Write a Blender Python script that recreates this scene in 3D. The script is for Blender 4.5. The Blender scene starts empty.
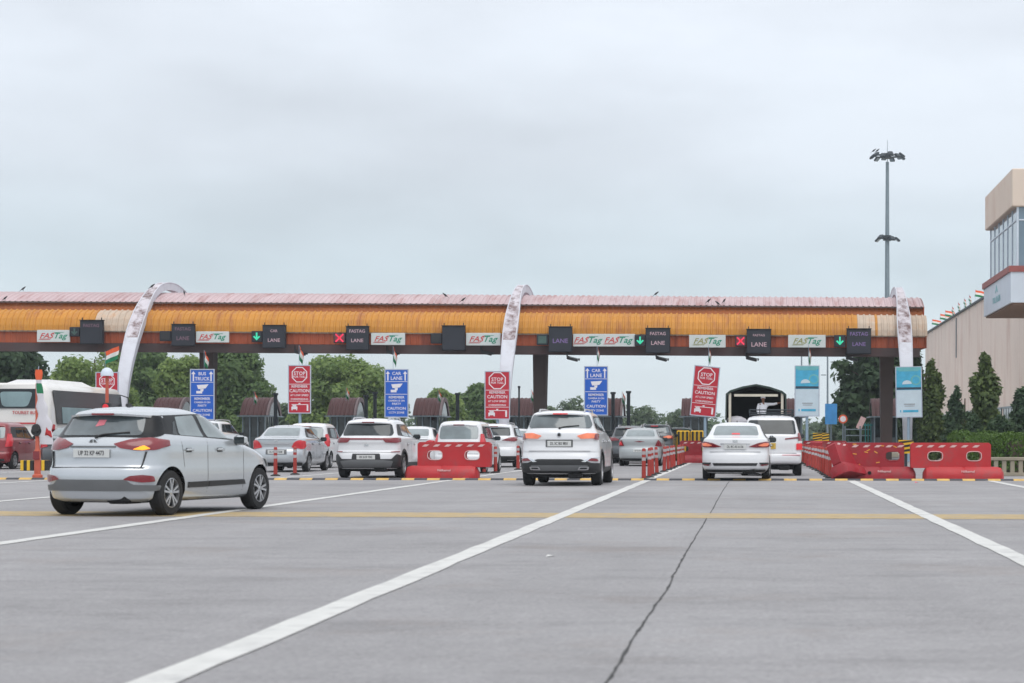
import bpy, bmesh, math, random
import numpy as np
from mathutils import Vector, Matrix
R = math.radians
scene = bpy.context.scene
col = scene.collection
F = 1950.0; VX = 757.0; VY = 438.0; CH = 1.1; ROLL = 0.0013

def at(px, py, Y):
    """photo position at distance Y metres -> world point"""
    py = py - ROLL * (px - VX)
    return Vector(((px - VX) * Y / F, Y, CH - (py - VY) * Y / F))
def gx(px, Y): return (px - VX) * Y / F

# ------------------------------------------------------------------ materials
def lin(c):
    return tuple((v / 12.92 if v <= 0.04045 else ((v + 0.055) / 1.055) ** 2.4) for v in c)
def s8(r, g, b): return lin((r / 255, g / 255, b / 255))
MATS = {}
def mat(name, colr, rough=0.6, metal=0.0, var=0.12, scale=3.0, coat=0.0, emit=0.0, bump=0.0, bscale=40.0, spec=0.5, dirt=None, dirtamt=0.0, dscale=1.5, streak=None):
    m = bpy.data.materials.new(name); m.use_nodes = True
    nt = m.node_tree; N = nt.nodes; L = nt.links
    b = N['Principled BSDF']
    b.inputs['Roughness'].default_value = rough
    b.inputs['Metallic'].default_value = metal
    b.inputs['Specular IOR Level'].default_value = spec
    b.inputs['Coat Weight'].default_value = coat
    b.inputs['Coat Roughness'].default_value = 0.06
    tc = N.new('ShaderNodeTexCoord')
    nz = N.new('ShaderNodeTexNoise'); nz.inputs['Scale'].default_value = scale; nz.inputs['Detail'].default_value = 6
    L.new(tc.outputs['Object'], nz.inputs['Vector'])
    mr = N.new('ShaderNodeMapRange'); mr.inputs['To Min'].default_value = 1 - var; mr.inputs['To Max'].default_value = 1 + var
    mr.inputs['From Min'].default_value = 0.25; mr.inputs['From Max'].default_value = 0.75
    L.new(nz.outputs['Fac'], mr.inputs['Value'])
    vm = N.new('ShaderNodeVectorMath'); vm.operation = 'SCALE'
    vm.inputs[0].default_value = colr[:3]
    L.new(mr.outputs['Result'], vm.inputs['Scale'])
    out = vm.outputs['Vector']
    if dirt:
        n2 = N.new('ShaderNodeTexNoise'); n2.inputs['Scale'].default_value = dscale; n2.inputs['Detail'].default_value = 8; n2.inputs['Roughness'].default_value = 0.7
        if streak:
            mp = N.new('ShaderNodeMapping'); mp.inputs['Scale'].default_value = streak; L.new(tc.outputs['Object'], mp.inputs[0]); L.new(mp.outputs[0], n2.inputs['Vector'])
        else: L.new(tc.outputs['Object'], n2.inputs['Vector'])
        rp = N.new('ShaderNodeMapRange'); rp.inputs['From Min'].default_value = 0.5; rp.inputs['From Max'].default_value = 0.68
        rp.inputs['To Max'].default_value = dirtamt
        L.new(n2.outputs['Fac'], rp.inputs['Value'])
        mx = N.new('ShaderNodeMix'); mx.data_type = 'RGBA'
        L.new(rp.outputs['Result'], mx.inputs['Factor'])
        L.new(out, mx.inputs[6]); mx.inputs[7].default_value = (*dirt[:3], 1)
        out = mx.outputs[2]
    L.new(out, b.inputs['Base Color'])
    if emit:
        L.new(out, b.inputs['Emission Color']); b.inputs['Emission Strength'].default_value = emit
    if bump:
        n3 = N.new('ShaderNodeTexNoise'); n3.inputs['Scale'].default_value = bscale; n3.inputs['Detail'].default_value = 4
        L.new(tc.outputs['Object'], n3.inputs['Vector'])
        bp = N.new('ShaderNodeBump'); bp.inputs['Strength'].default_value = bump; bp.inputs['Distance'].default_value = 0.02
        L.new(n3.outputs['Fac'], bp.inputs['Height']); L.new(bp.outputs['Normal'], b.inputs['Normal'])
    MATS[name] = m
    return m

# ------------------------------------------------------------------ mesh builder
class MB:
    def __init__(s): s.v = []; s.f = []; s.m = []
    def add(s, vs, fs, m=0):
        o = len(s.v); s.v += [tuple(v) for v in vs]
        for f in fs: s.f.append(tuple(i + o for i in f)); s.m.append(m)
        return s
    def box(s, c, d, m=0, rz=0.0, M=None, bev=0.0):
        hx, hy, hz = d[0] / 2, d[1] / 2, d[2] / 2
        if bev > 0:
            b = min(bev, hx * .9, hy * .9, hz * .9)
            vs = []; 
            for zz, k in ((-hz, b), (-hz + b, 0), (hz - b, 0), (hz, b)):
                ix, iy = hx - k, hy - k; b2 = b
                vs += [(-ix + b2, -iy, zz), (ix - b2, -iy, zz), (ix, -iy + b2, zz), (ix, iy - b2, zz), (ix - b2, iy, zz), (-ix + b2, iy, zz), (-ix, iy - b2, zz), (-ix, -iy + b2, zz)]
            fs = [tuple(range(7, -1, -1)), tuple(range(24, 32))]
            for r in range(3):
                for i in range(8):
                    j = (i + 1) % 8
                    fs.append((r * 8 + i, r * 8 + j, r * 8 + 8 + j, r * 8 + 8 + i))
        else:
            vs = [(x, y, z) for z in (-hz, hz) for x, y in ((-hx, -hy), (hx, -hy), (hx, hy), (-hx, hy))]
            fs = [(3, 2, 1, 0), (4, 5, 6, 7), (0, 1, 5, 4), (1, 2, 6, 5), (2, 3, 7, 6), (3, 0, 4, 7)]
        T = Matrix.Translation(Vector(c)) @ Matrix.Rotation(rz, 4, 'Z')
        if M is not None: T = M @ T
        return s.add([T @ Vector(v) for v in vs], fs, m)
    def tube(s, p, q, r0, r1=None, n=10, m=0, caps=True):
        p, q = Vector(p), Vector(q); r1 = r0 if r1 is None else r1
        d = (q - p).normalized(); a = d.orthogonal().normalized(); b = d.cross(a)
        vs = []
        for c, r in ((p, r0), (q, r1)):
            for i in range(n):
                t = 2 * math.pi * i / n; vs.append(c + (a * math.cos(t) + b * math.sin(t)) * r)
        fs = [(i, (i + 1) % n, n + (i + 1) % n, n + i) for i in range(n)]
        if caps: fs += [tuple(range(n - 1, -1, -1)), tuple(range(n, 2 * n))]
        return s.add(vs, fs, m)
    def path(s, pts, r, n=8, m=0):
        for a, b in zip(pts[:-1], pts[1:]): s.tube(a, b, r, r, n, m)
        return s
    def lathe(s, prof, n=20, M=None, m=0, mats=None, caps=(True, True)):
        """prof: list of (radius, z) around Z"""
        vs = []; fs = []; ms = []
        for r, z in prof:
            for i in range(n):
                t = 2 * math.pi * i / n; v = Vector((r * math.cos(t), r * math.sin(t), z)); vs.append(M @ v if M else v)
        o = len(s.v); s.v += [tuple(v) for v in vs]
        for k in range(len(prof) - 1):
            for i in range(n):
                j = (i + 1) % n
                s.f.append((o + k * n + i, o + k * n + j, o + (k + 1) * n + j, o + (k + 1) * n + i)); s.m.append(mats[k] if mats else m)
        if caps[0]: s.f.append(tuple(o + i for i in range(n - 1, -1, -1))); s.m.append(mats[0] if mats else m)
        e = o + (len(prof) - 1) * n
        if caps[1]: s.f.append(tuple(e + i for i in range(n))); s.m.append(mats[-1] if mats else m)
        return s
    def prism(s, poly, h0, h1, M=None, m=0):
        """poly in xy extruded from z=h0 to h1, M places it"""
        n = len(poly); vs = [Vector((x, y, h0)) for x, y in poly] + [Vector((x, y, h1)) for x, y in poly]
        if M is not None: vs = [M @ v for v in vs]
        fs = [tuple(range(n - 1, -1, -1)), tuple(range(n, 2 * n))] + [(i, (i + 1) % n, n + (i + 1) % n, n + i) for i in range(n)]
        return s.add(vs, fs, m)
    def text(s, body, size, M, m=0, wx=1.0, align='CENTER', shear=0.0, ext=0.003):
        cu = bpy.data.curves.new('lettering_curve', 'FONT'); cu.body = body; cu.size = size; cu.align_x = align; cu.align_y = 'CENTER'
        cu.resolution_u = 2; cu.shear = shear; cu.extrude = ext; cu.offset = size * 0.012
        ob = bpy.data.objects.new('lettering_curve', cu); col.objects.link(ob)
        dg = bpy.context.evaluated_depsgraph_get(); dg.update()
        me = ob.evaluated_get(dg).to_mesh()
        S = Matrix.Diagonal((wx, 1, 1, 1))
        s.add([M @ S @ v.co for v in me.vertices], [tuple(p.vertices) for p in me.polygons], m)
        ob.evaluated_get(dg).to_mesh_clear()
        bpy.data.objects.remove(ob); bpy.data.curves.remove(cu)
        return s
    def build(s, name, mats, parent=None, smooth=False, loc=None, rz=None, angle=35):
        me = bpy.data.meshes.new(name); me.from_pydata(s.v, [], s.f)
        if not isinstance(mats, (list, tuple)): mats = [mats]
        for mm in mats: me.materials.append(MATS[mm] if isinstance(mm, str) else mm)
        for p, k in zip(me.polygons, s.m): p.material_index = k
        bm = bmesh.new(); bm.from_mesh(me); bmesh.ops.recalc_face_normals(bm, faces=bm.faces[:])
        if smooth:
            ca = math.cos(R(angle))
            for f in bm.faces: f.smooth = True
            for e in bm.edges:
                if len(e.link_faces) == 2 and e.link_faces[0].normal.dot(e.link_faces[1].normal) < ca: e.smooth = False
        bm.to_mesh(me); bm.free(); me.update()
        o = bpy.data.objects.new(name, me); col.objects.link(o)
        if parent is not None: o.parent = parent
        if loc is not None: o.location = loc
        if rz is not None: o.rotation_euler[2] = rz
        return o

def tag(o, label=None, cat=None, group=None, kind=None):
    if label: o['label'] = label
    if cat: o['category'] = cat
    if group: o['group'] = group
    if kind: o['kind'] = kind
    return o
def thing(name, label, cat, loc=(0, 0, 0), rz=0.0, group=None):
    o = bpy.data.objects.new(name, None); col.objects.link(o); o.empty_display_size = 0.3
    o.location = loc; o.rotation_euler = (0, 0, rz)
    return tag(o, label, cat, group)
def copy_tree(o, parent=None):
    c = o.copy(); col.objects.link(c)
    if parent is not None: c.parent = parent
    for ch in [x for x in bpy.data.objects if x.parent == o]: copy_tree(ch, c)
    return c
FRONT = Matrix.Rotation(R(90), 4, 'X')      # local xy -> facing the camera (-Y), y up

# ------------------------------------------------------------------ palette
mat('white_paint', (.74, .75, .77), .28, var=.02, coat=.8, dirt=(.5, .48, .44), dirtamt=.12)
mat('pearl_paint', (.70, .71, .73), .28, var=.02, coat=.8)
mat('silver_paint', (.54, .57, .60), .24, metal=.5, var=.02, coat=.8)
mat('dull_silver', (.42, .45, .46), .38, metal=.3, var=.03, coat=.5)
mat('grey_paint', (.09, .10, .11), .3, metal=.3, var=.02, coat=.7)
mat('green_paint', (.02, .06, .05), .35, var=.05, coat=.5)
mat('red_paint', (.24, .018, .025), .3, var=.04, coat=.7)
mat('rubber', (.016, .016, .017), .85, var=.2)
mat('black_plastic', (.025, .026, .028), .55, var=.1)
mat('grey_plastic', (.13, .135, .14), .55, var=.08)
mat('window_glass', (.022, .030, .034), .04, var=.6, scale=2.2, spec=.55, coat=.1)
mat('clear_glass', (.16, .20, .21), .05, var=.35, scale=2.0, spec=.9, coat=.6)
mat('alloy', (.55, .56, .58), .3, metal=.8, var=.05)
mat('tint_glass', (.085, .108, .118), .05, var=.5, scale=2.0, spec=.8, coat=.5)
mat('gloss_black', (.010, .011, .013), .3, spec=.25)
mat('chrome', (.75, .76, .78), .12, metal=1.0, var=.02)
mat('tail_red', (.20, .010, .018), .2, var=.1, coat=.8)
mat('tail_lit', (.8, .06, .03), .3, var=.05, emit=.5)
mat('tail_orange', (.72, .20, .11), .3, var=.2, scale=7, emit=.32)
mat('amber_lit', (1.0, .36, .02), .3, var=.1, scale=12, emit=.9)
mat('brake_lit', (.60, .025, .035), .3, var=.15, scale=9, emit=.30)
mat('lamp_glow', (.50, .02, .03), .25, var=.15, scale=9, emit=.14, coat=.6)
mat('plate_white', (.62, .63, .62), .45, var=.06)
mat('plate_yellow', (.62, .40, .06), .45, var=.06)
mat('plate_text', (.03, .03, .035), .6)
mat('sticker_red', (.60, .16, .20), .5)
mat('white_matte', (.70, .70, .68), .6, var=.06)
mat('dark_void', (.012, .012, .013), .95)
mat('canopy_pink', s8(192, 170, 172), .6, var=.12, scale=.7, dirt=s8(160, 112, 108), dirtamt=.8, dscale=1.0, streak=(1.8, .3, .3), spec=.35)
mat('canopy_orange', s8(196, 136, 54), .5, var=.10, scale=.5, dirt=s8(168, 108, 62), dirtamt=.9, dscale=1.0, streak=(2.2, .5, .35), spec=.35)
mat('canopy_faded', s8(196, 178, 160), .6, var=.12, scale=2, dirt=s8(190, 130, 70), dirtamt=.5, dscale=2)
mat('canopy_band', s8(176, 104, 58), .6, var=.14, scale=.6)
mat('canopy_fascia', s8(164, 80, 48), .6, var=.18, scale=.5, dirt=s8(108, 50, 40), dirtamt=.8, dscale=1.0, streak=(2.5, .5, .3))
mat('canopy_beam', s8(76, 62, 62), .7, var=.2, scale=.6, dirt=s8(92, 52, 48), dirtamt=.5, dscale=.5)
mat('column_brown', s8(92, 78, 74), .7, var=.15, scale=1)
mat('arch_white', s8(206, 208, 216), .55, var=.06, scale=1.5, dirt=s8(168, 162, 168), dirtamt=.5, dscale=1.2)
mat('arch_rust', s8(202, 196, 202), .6, var=.10, scale=2, dirt=s8(108, 82, 80), dirtamt=1.0, dscale=1.3)
for _n in MATS['arch_rust'].node_tree.nodes:
    if _n.type == 'MAP_RANGE' and abs(_n.inputs['From Max'].default_value - .68) < .01: _n.inputs['From Min'].default_value = .45; _n.inputs['From Max'].default_value = .60
mat('led_case', s8(36, 39, 47), .6, var=.1)
mat('led_board', s8(40, 43, 52), .45, var=.12, scale=1.2)
mat('board_white', s8(206, 212, 210), .45, var=.05)
mat('logo_red', s8(200, 66, 66), .5); mat('logo_green', s8(30, 140, 110), .5); mat('logo_olive', s8(150, 150, 92), .5)
mat('led_red', (.75, .03, .08), .5, emit=.5); mat('led_green', (.04, .55, .33), .5, emit=.5)
mat('led_dim', s8(70, 96, 90), .5); mat('led_text', s8(190, 160, 168), .5, emit=.06); mat('led_violet', s8(128, 104, 156), .5, emit=.05)
mat('led_textdim', s8(120, 90, 105), .5, emit=.05)
mat('sign_red', s8(186, 34, 52), .45, var=.05); mat('sign_blue', s8(26, 92, 190), .45, var=.05)
mat('sign_text', s8(232, 226, 230), .5, var=.03); mat('sign_frame', s8(178, 186, 200), .45, var=.05)
mat('poster_cyan', s8(70, 168, 204), .4, var=.2, scale=2.5); mat('poster_pale', s8(198, 214, 224), .4, var=.06); mat('poster_dark', s8(44, 66, 84), .45)
mat('poster_teal', s8(104, 176, 182), .4, var=.1)
mat('poster_grey', s8(150, 156, 162), .5)
mat('steel_grey', s8(128, 142, 150), .5, metal=.4, var=.1); mat('dark_steel', s8(52, 60, 66), .6, metal=.2, var=.15)
mat('pale_steel', s8(150, 172, 190), .5, metal=.2, var=.08)
mat('booth_maroon', s8(70, 34, 35), .6, var=.2, scale=1.4, dirt=s8(70, 38, 38), dirtamt=.6)
mat('booth_trim', s8(104, 88, 90), .6, var=.14); mat('booth_wall', s8(78, 88, 92), .6, var=.2)
mat('booth_blue', s8(60, 84, 128), .5, var=.2)
mat('barrier_red', (.47, .020, .026), .5, var=.12, scale=2, dirt=(.30, .06, .06), dirtamt=.7, dscale=2.2)
mat('barrier_old', (.32, .012, .022), .55, var=.16, scale=2, dirt=(.24, .05, .05), dirtamt=.7, dscale=3)
mat('tape_white', s8(214, 180, 178), .5, var=.12, scale=8); mat('tape_yellow', s8(222, 160, 60), .5, var=.1)
mat('bollard_red', (.36, .035, .025), .5, var=.12, scale=4); mat('bollard_band', s8(176, 168, 170), .45, var=.15, scale=9)
mat('bollard_base', s8(40, 38, 38), .8)
mat('pole_orange', (.50, .10, .055), .55, var=.15)
mat('flag_saffron', s8(226, 98, 58), .8, var=.08); mat('flag_white', s8(226, 226, 222), .8, var=.05); mat('flag_green', s8(34, 122, 82), .8, var=.1)
mat('cloth_red', s8(170, 40, 44), .8); mat('cloth_white', s8(208, 206, 212), .85, var=.06)
mat('hazard_yellow', s8(226, 180, 40), .55, var=.1, scale=4); mat('hazard_black', s8(34, 34, 36), .6, var=.1)
mat('bump_yellow', s8(206, 168, 92), .7, var=.2, scale=6, dirt=s8(150, 138, 120), dirtamt=.6, dscale=5)
mat('bump_black', s8(70, 70, 74), .8, var=.2, scale=6)
mat('wall_beige', s8(222, 206, 196), .8, var=.06, scale=.25, dirt=s8(196, 164, 152), dirtamt=.8, dscale=.5, streak=(1, 1, .18), bump=.2, bscale=8)
mat('cabin_beige', s8(220, 204, 190), .8, var=.05, scale=.6, dirt=s8(196, 160, 140), dirtamt=.4, dscale=.5)
mat('cabin_red', s8(150, 84, 80), .6, var=.08); mat('cabin_white', s8(206, 216, 228), .5, var=.06, scale=.8)
mat('cabin_glass', s8(112, 134, 150), .06, var=.25, scale=.6, spec=.9, coat=.5)
mat('soffit_brown', s8(136, 110, 98), .8, var=.08)
mat('tarp_green', s8(44, 62, 56), .7, var=.2, scale=1.5, dirt=s8(90, 86, 78), dirtamt=.3)
mat('truck_cream', s8(206, 200, 184), .6, var=.1); mat('truck_dark', s8(20, 20, 24), .85, var=.2)
mat('bus_white', s8(222, 220, 216), .35, var=.04, scale=.6, coat=.5, dirt=s8(190, 184, 176), dirtamt=.3)
mat('bus_glass', (.018, .024, .028), .2, var=.3, scale=.5, spec=.35); mat('bus_curtain_and_reflection', s8(128, 150, 154), .35, var=.25, scale=1.2, spec=.3)  # pale tone for side curtains and for the reflection painted on the rear glass
mat('bus_red', s8(182, 52, 56), .5)
mat('bark', (.10, .075, .055), .9, var=.3, scale=6)
mat('skin', s8(130, 88, 66), .6, var=.05); mat('hair_black', (.012, .011, .011), .7)
mat('shirt_white', s8(226, 228, 234), .8, var=.05, scale=5); mat('trouser_grey', (.08, .085, .10), .8, var=.1)
mat('bird_black', (.02, .02, .022), .7)
mat('concrete_post', s8(150, 142, 126), .85, var=.12, scale=3); mat('kerb_pale', s8(190, 182, 166), .85, var=.15, scale=2)
mat('kiosk_wall', s8(180, 180, 184), .8, var=.1); mat('teal_paint', s8(60, 150, 150), .5, var=.1)
mat('sky_blue_sign', s8(80, 160, 226), .5, var=.1)

def leafmat(name, c, trans=.25):
    m = bpy.data.materials.new(name); m.use_nodes = True
    nt = m.node_tree; N = nt.nodes; L = nt.links; b = N['Principled BSDF']
    b.inputs['Roughness'].default_value = .6; b.inputs['Specular IOR Level'].default_value = .25
    g = N.new('ShaderNodeNewGeometry'); tc = N.new('ShaderNodeTexCoord')
    nz = N.new('ShaderNodeTexNoise'); nz.inputs['Scale'].default_value = .55; nz.inputs['Detail'].default_value = 3
    L.new(tc.outputs['Object'], nz.inputs['Vector'])
    ad = N.new('ShaderNodeMath'); ad.operation = 'MULTIPLY_ADD'; ad.inputs[1].default_value = .45
    L.new(g.outputs['Random Per Island'], ad.inputs[0]); L.new(nz.outputs['Fac'], ad.inputs[2])
    cr = N.new('ShaderNodeValToRGB'); e = cr.color_ramp.elements
    e[0].position = .30; e[0].color = (c[0] * .60, c[1] * .68, c[2] * .75, 1); e[1].position = 1.0; e[1].color = (c[0] * 1.5, c[1] * 1.4, c[2] * 1.2, 1)
    L.new(ad.outputs[0], cr.inputs[0]); L.new(cr.outputs[0], b.inputs['Base Color'])
    tr = N.new('ShaderNodeBsdfTranslucent'); L.new(cr.outputs[0], tr.inputs['Color'])
    mx = N.new('ShaderNodeMixShader'); mx.inputs[0].default_value = trans
    L.new(b.outputs[0], mx.inputs[1]); L.new(tr.outputs[0], mx.inputs[2]); L.new(mx.outputs[0], N['Material Output'].inputs[0])
    MATS[name] = m
leafmat('leaf_light', (.21, .30, .11), .5); leafmat('leaf_mid', (.13, .205, .085), .45); leafmat('leaf_dark', (.050, .088, .048), .3)
leafmat('leaf_ever', (.085, .125, .045), .3); leafmat('leaf_far', (.12, .17, .11), .4); leafmat('leaf_hedge', (.060, .115, .022))
# ------------------------------------------------------------------ cars
def pw(rows, t):
    """Catmull-Rom through rows, t in [0, len-1]"""
    n = len(rows); i = min(int(t), n - 2); u = t - i
    p1, p2 = rows[i], rows[i + 1]; p0 = rows[i - 1] if i > 0 else [2 * a - b for a, b in zip(p1, p2)]
    p3 = rows[i + 2] if i + 2 < n else [2 * b - a for a, b in zip(p1, p2)]
    out = []
    for k, (a, b, c, d) in enumerate(zip(p0, p1, p2, p3)):
        m1 = (c - a) * .5 * .6; m2 = (d - b) * .5 * .6
        h = (2 * u ** 3 - 3 * u * u + 1) * b + (u ** 3 - 2 * u * u + u) * m1 + (-2 * u ** 3 + 3 * u * u) * c + (u ** 3 - u * u) * m2
        out.append(h)
    return out

class Shape:
    """car shell: plan outline at every height.  rows: (z, y_rear, y_front, half_width, corner_length)"""
    def __init__(s, rows, L, ne=2.6, lf=.75, barrel=.045):
        s.rows = [list(r) for r in rows]; s.L = L; s.ne = ne; s.lf = lf; s.barrel = barrel
        s.samp = []
        sub = 6
        for k in range((len(rows) - 1) * sub + 1): s.samp.append(pw(s.rows, k / sub))
        for k in range(1, len(s.samp)): s.samp[k][0] = max(s.samp[k][0], s.samp[k - 1][0] + 1e-4)
    def row(s, z):
        S = s.samp
        if z <= S[0][0]: return S[0]
        for a, b in zip(S[:-1], S[1:]):
            if z <= b[0]:
                u = (z - a[0]) / (b[0] - a[0]); return [p + (q - p) * u for p, q in zip(a, b)]
        return S[-1]
    def bar(s, y): return 1 - s.barrel * (2 * y / s.L - 1) ** 2
    def rear_y(s, x, z):
        _, yr, yf, w, lr = s.row(z); q = min(abs(x) / w, .9999)
        return yr + lr * (1 - (1 - q ** s.ne) ** (1 / s.ne))
    def side_x(s, y, z):
        _, yr, yf, w, lr = s.row(z); lf = min(s.lf, (yf - yr) * .3)
        if y < yr + lr: q = min(max((yr + lr - y) / lr, 0), .9999); x = w * (1 - q ** s.ne) ** (1 / s.ne)
        elif y > yf - lf: q = min(max((y - yf + lf) / lf, 0), .9999); x = w * (1 - q ** s.ne) ** (1 / s.ne)
        else: x = w
        return x * s.bar(y)
    def front_y(s, x, z):
        _, yr, yf, w, lr = s.row(z); lf = min(s.lf, (yf - yr) * .3); q = min(abs(x) / w, .9999)
        return yf - lf * (1 - (1 - q ** s.ne) ** (1 / s.ne))
    def ring(s, r):
        z, yr, yf, w, lr = r; lf = min(s.lf, (yf - yr) * .3); e = 2 / s.ne; P = []
        NA = 14
        for i in range(NA + 1):
            a = math.pi / 2 * i / NA
            P.append((w * math.sin(a) ** e, yr + lr * (1 - max(math.cos(a), 0) ** e)))
        for i in range(1, 44): P.append((w, yr + lr + (yf - lf - yr - lr) * i / 44))
        for i in range(NA, -1, -1):
            a = math.pi / 2 * i / NA
            P.append((w * math.sin(a) ** e, yf - lf * (1 - max(math.cos(a), 0) ** e)))
        P = [(x * s.bar(y), y) for x, y in P]
        return [(x, y, z) for x, y in P] + [(-x, y, z) for x, y in P[-2:0:-1]]

def grid_poly(poly, dx, dy, xs=None):
    """fill a 2D polygon and cut it on a grid"""
    bm = bmesh.new(); vs = [bm.verts.new((x, y, 0)) for x, y in poly]; bm.faces.new(vs)
    x0, x1 = min(p[0] for p in poly), max(p[0] for p in poly); y0, y1 = min(p[1] for p in poly), max(p[1] for p in poly)
    if xs is None: xs = [x0 + dx * k for k in range(1, int((x1 - x0) / dx) + 1)]
    ys = [y0 + dy * k for k in range(1, int((y1 - y0) / dy) + 1)]
    for x in xs:
        if x0 < x < x1: bmesh.ops.bisect_plane(bm, geom=bm.verts[:] + bm.edges[:] + bm.faces[:], plane_co=(x, 0, 0), plane_no=(1, 0, 0))
    for y in ys:
        if y0 < y < y1: bmesh.ops.bisect_plane(bm, geom=bm.verts[:] + bm.edges[:] + bm.faces[:], plane_co=(0, y, 0), plane_no=(0, 1, 0))
    return bm
def rnd(poly, r=.03, n=3):
    out = []; N = len(poly)
    for i in range(N):
        p0, p, p1 = Vector(poly[i - 1]), Vector(poly[i]), Vector(poly[(i + 1) % N])
        a = (p0 - p); b = (p1 - p); d = min(r, a.length * .45, b.length * .45)
        A = p + a.normalized() * d; B = p + b.normalized() * d
        for k in range(n + 1):
            u = k / n; out.append(tuple((1 - u) ** 2 * A + 2 * u * (1 - u) * p + u * u * B))
    return out
def patch(fn, poly, name, m, parent, dx=.06, dy=.045, thick=.015, xs=None, smooth=True, inward=None):
    """fn(a,b,depth) -> 3D point; makes a thin shaped shell hugging the body"""
    bm = grid_poly(poly, dx, dy, xs)
    bm.verts.index_update()
    flat = [(v.co.x, v.co.y) for v in bm.verts]; faces = [[v.index for v in f.verts] for f in bm.faces]
    bed = [(e.verts[0].index, e.verts[1].index) for e in bm.edges if len(e.link_faces) == 1]
    bm.free()
    n = len(flat); mb = MB()
    vs = [fn(a, b, 0.0) for a, b in flat] + [fn(a, b, thick) for a, b in flat]
    fs = [tuple(f) for f in faces] + [(a, b, b + n, a + n) for a, b in bed]
    mb.add(vs, fs)
    o = mb.build(name, m, parent, smooth=smooth, angle=50)
    return o

def make_wheel(R0, wd, style='spoke'):
    """axis along X, outer face at +x"""
    t = MB(); M = Matrix.Rotation(R(90), 4, 'Y')
    r = R0; h = wd / 2
    t.lathe([(r * .64, -h * .9), (r * .66, -h), (r * .93, -h * .98), (r, -h * .7), (r, h * .7), (r * .93, h * .98), (r * .66, h), (r * .64, h * .6), (r * .64, -h * .9)], 28, M, caps=(False, False))
    rim = MB(); rr = r * .66
    rim.lathe([(rr, h * .95), (rr * .95, h * .98), (rr * .92, h * .5), (rr * .9, h * .1), (.01, h * .05)], 28, M, mats=[0, 0, 1, 1], caps=(False, True))
    rim.lathe([(rr * .24, h * .3), (rr * .22, h * .85), (rr * .1, h * .95), (.005, h * .95)], 14, M)
    ns = 5
    for k in range(ns):
        for d in (-.17, .17):
            a = 2 * math.pi * k / ns + d; c, s_ = math.cos(a), math.sin(a)
            b = 2 * math.pi * k / ns + d * .7
            p = Vector((h * .8, rr * .18 * c, rr * .18 * s_)); q = Vector((h * .8, rr * .93 * math.cos(b * 1.0 + d * .5), rr * .93 * math.sin(b * 1.0 + d * .5)))
            tt = (q - p).normalized(); n_ = Vector((1, 0, 0)).cross(tt) * .013
            hx = Vector((h * .14, 0, 0))
            rim.add([p - n_ - hx, p + n_ - hx, q + n_ - hx, q - n_ - hx, p - n_ + hx, p + n_ + hx, q + n_ * 1.2 + hx, q - n_ * 1.2 + hx],
                    [(0, 1, 2, 3), (7, 6, 5, 4), (0, 1, 5, 4), (1, 2, 6, 5), (2, 3, 7, 6), (3, 0, 4, 7)])
    return t, rim

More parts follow.
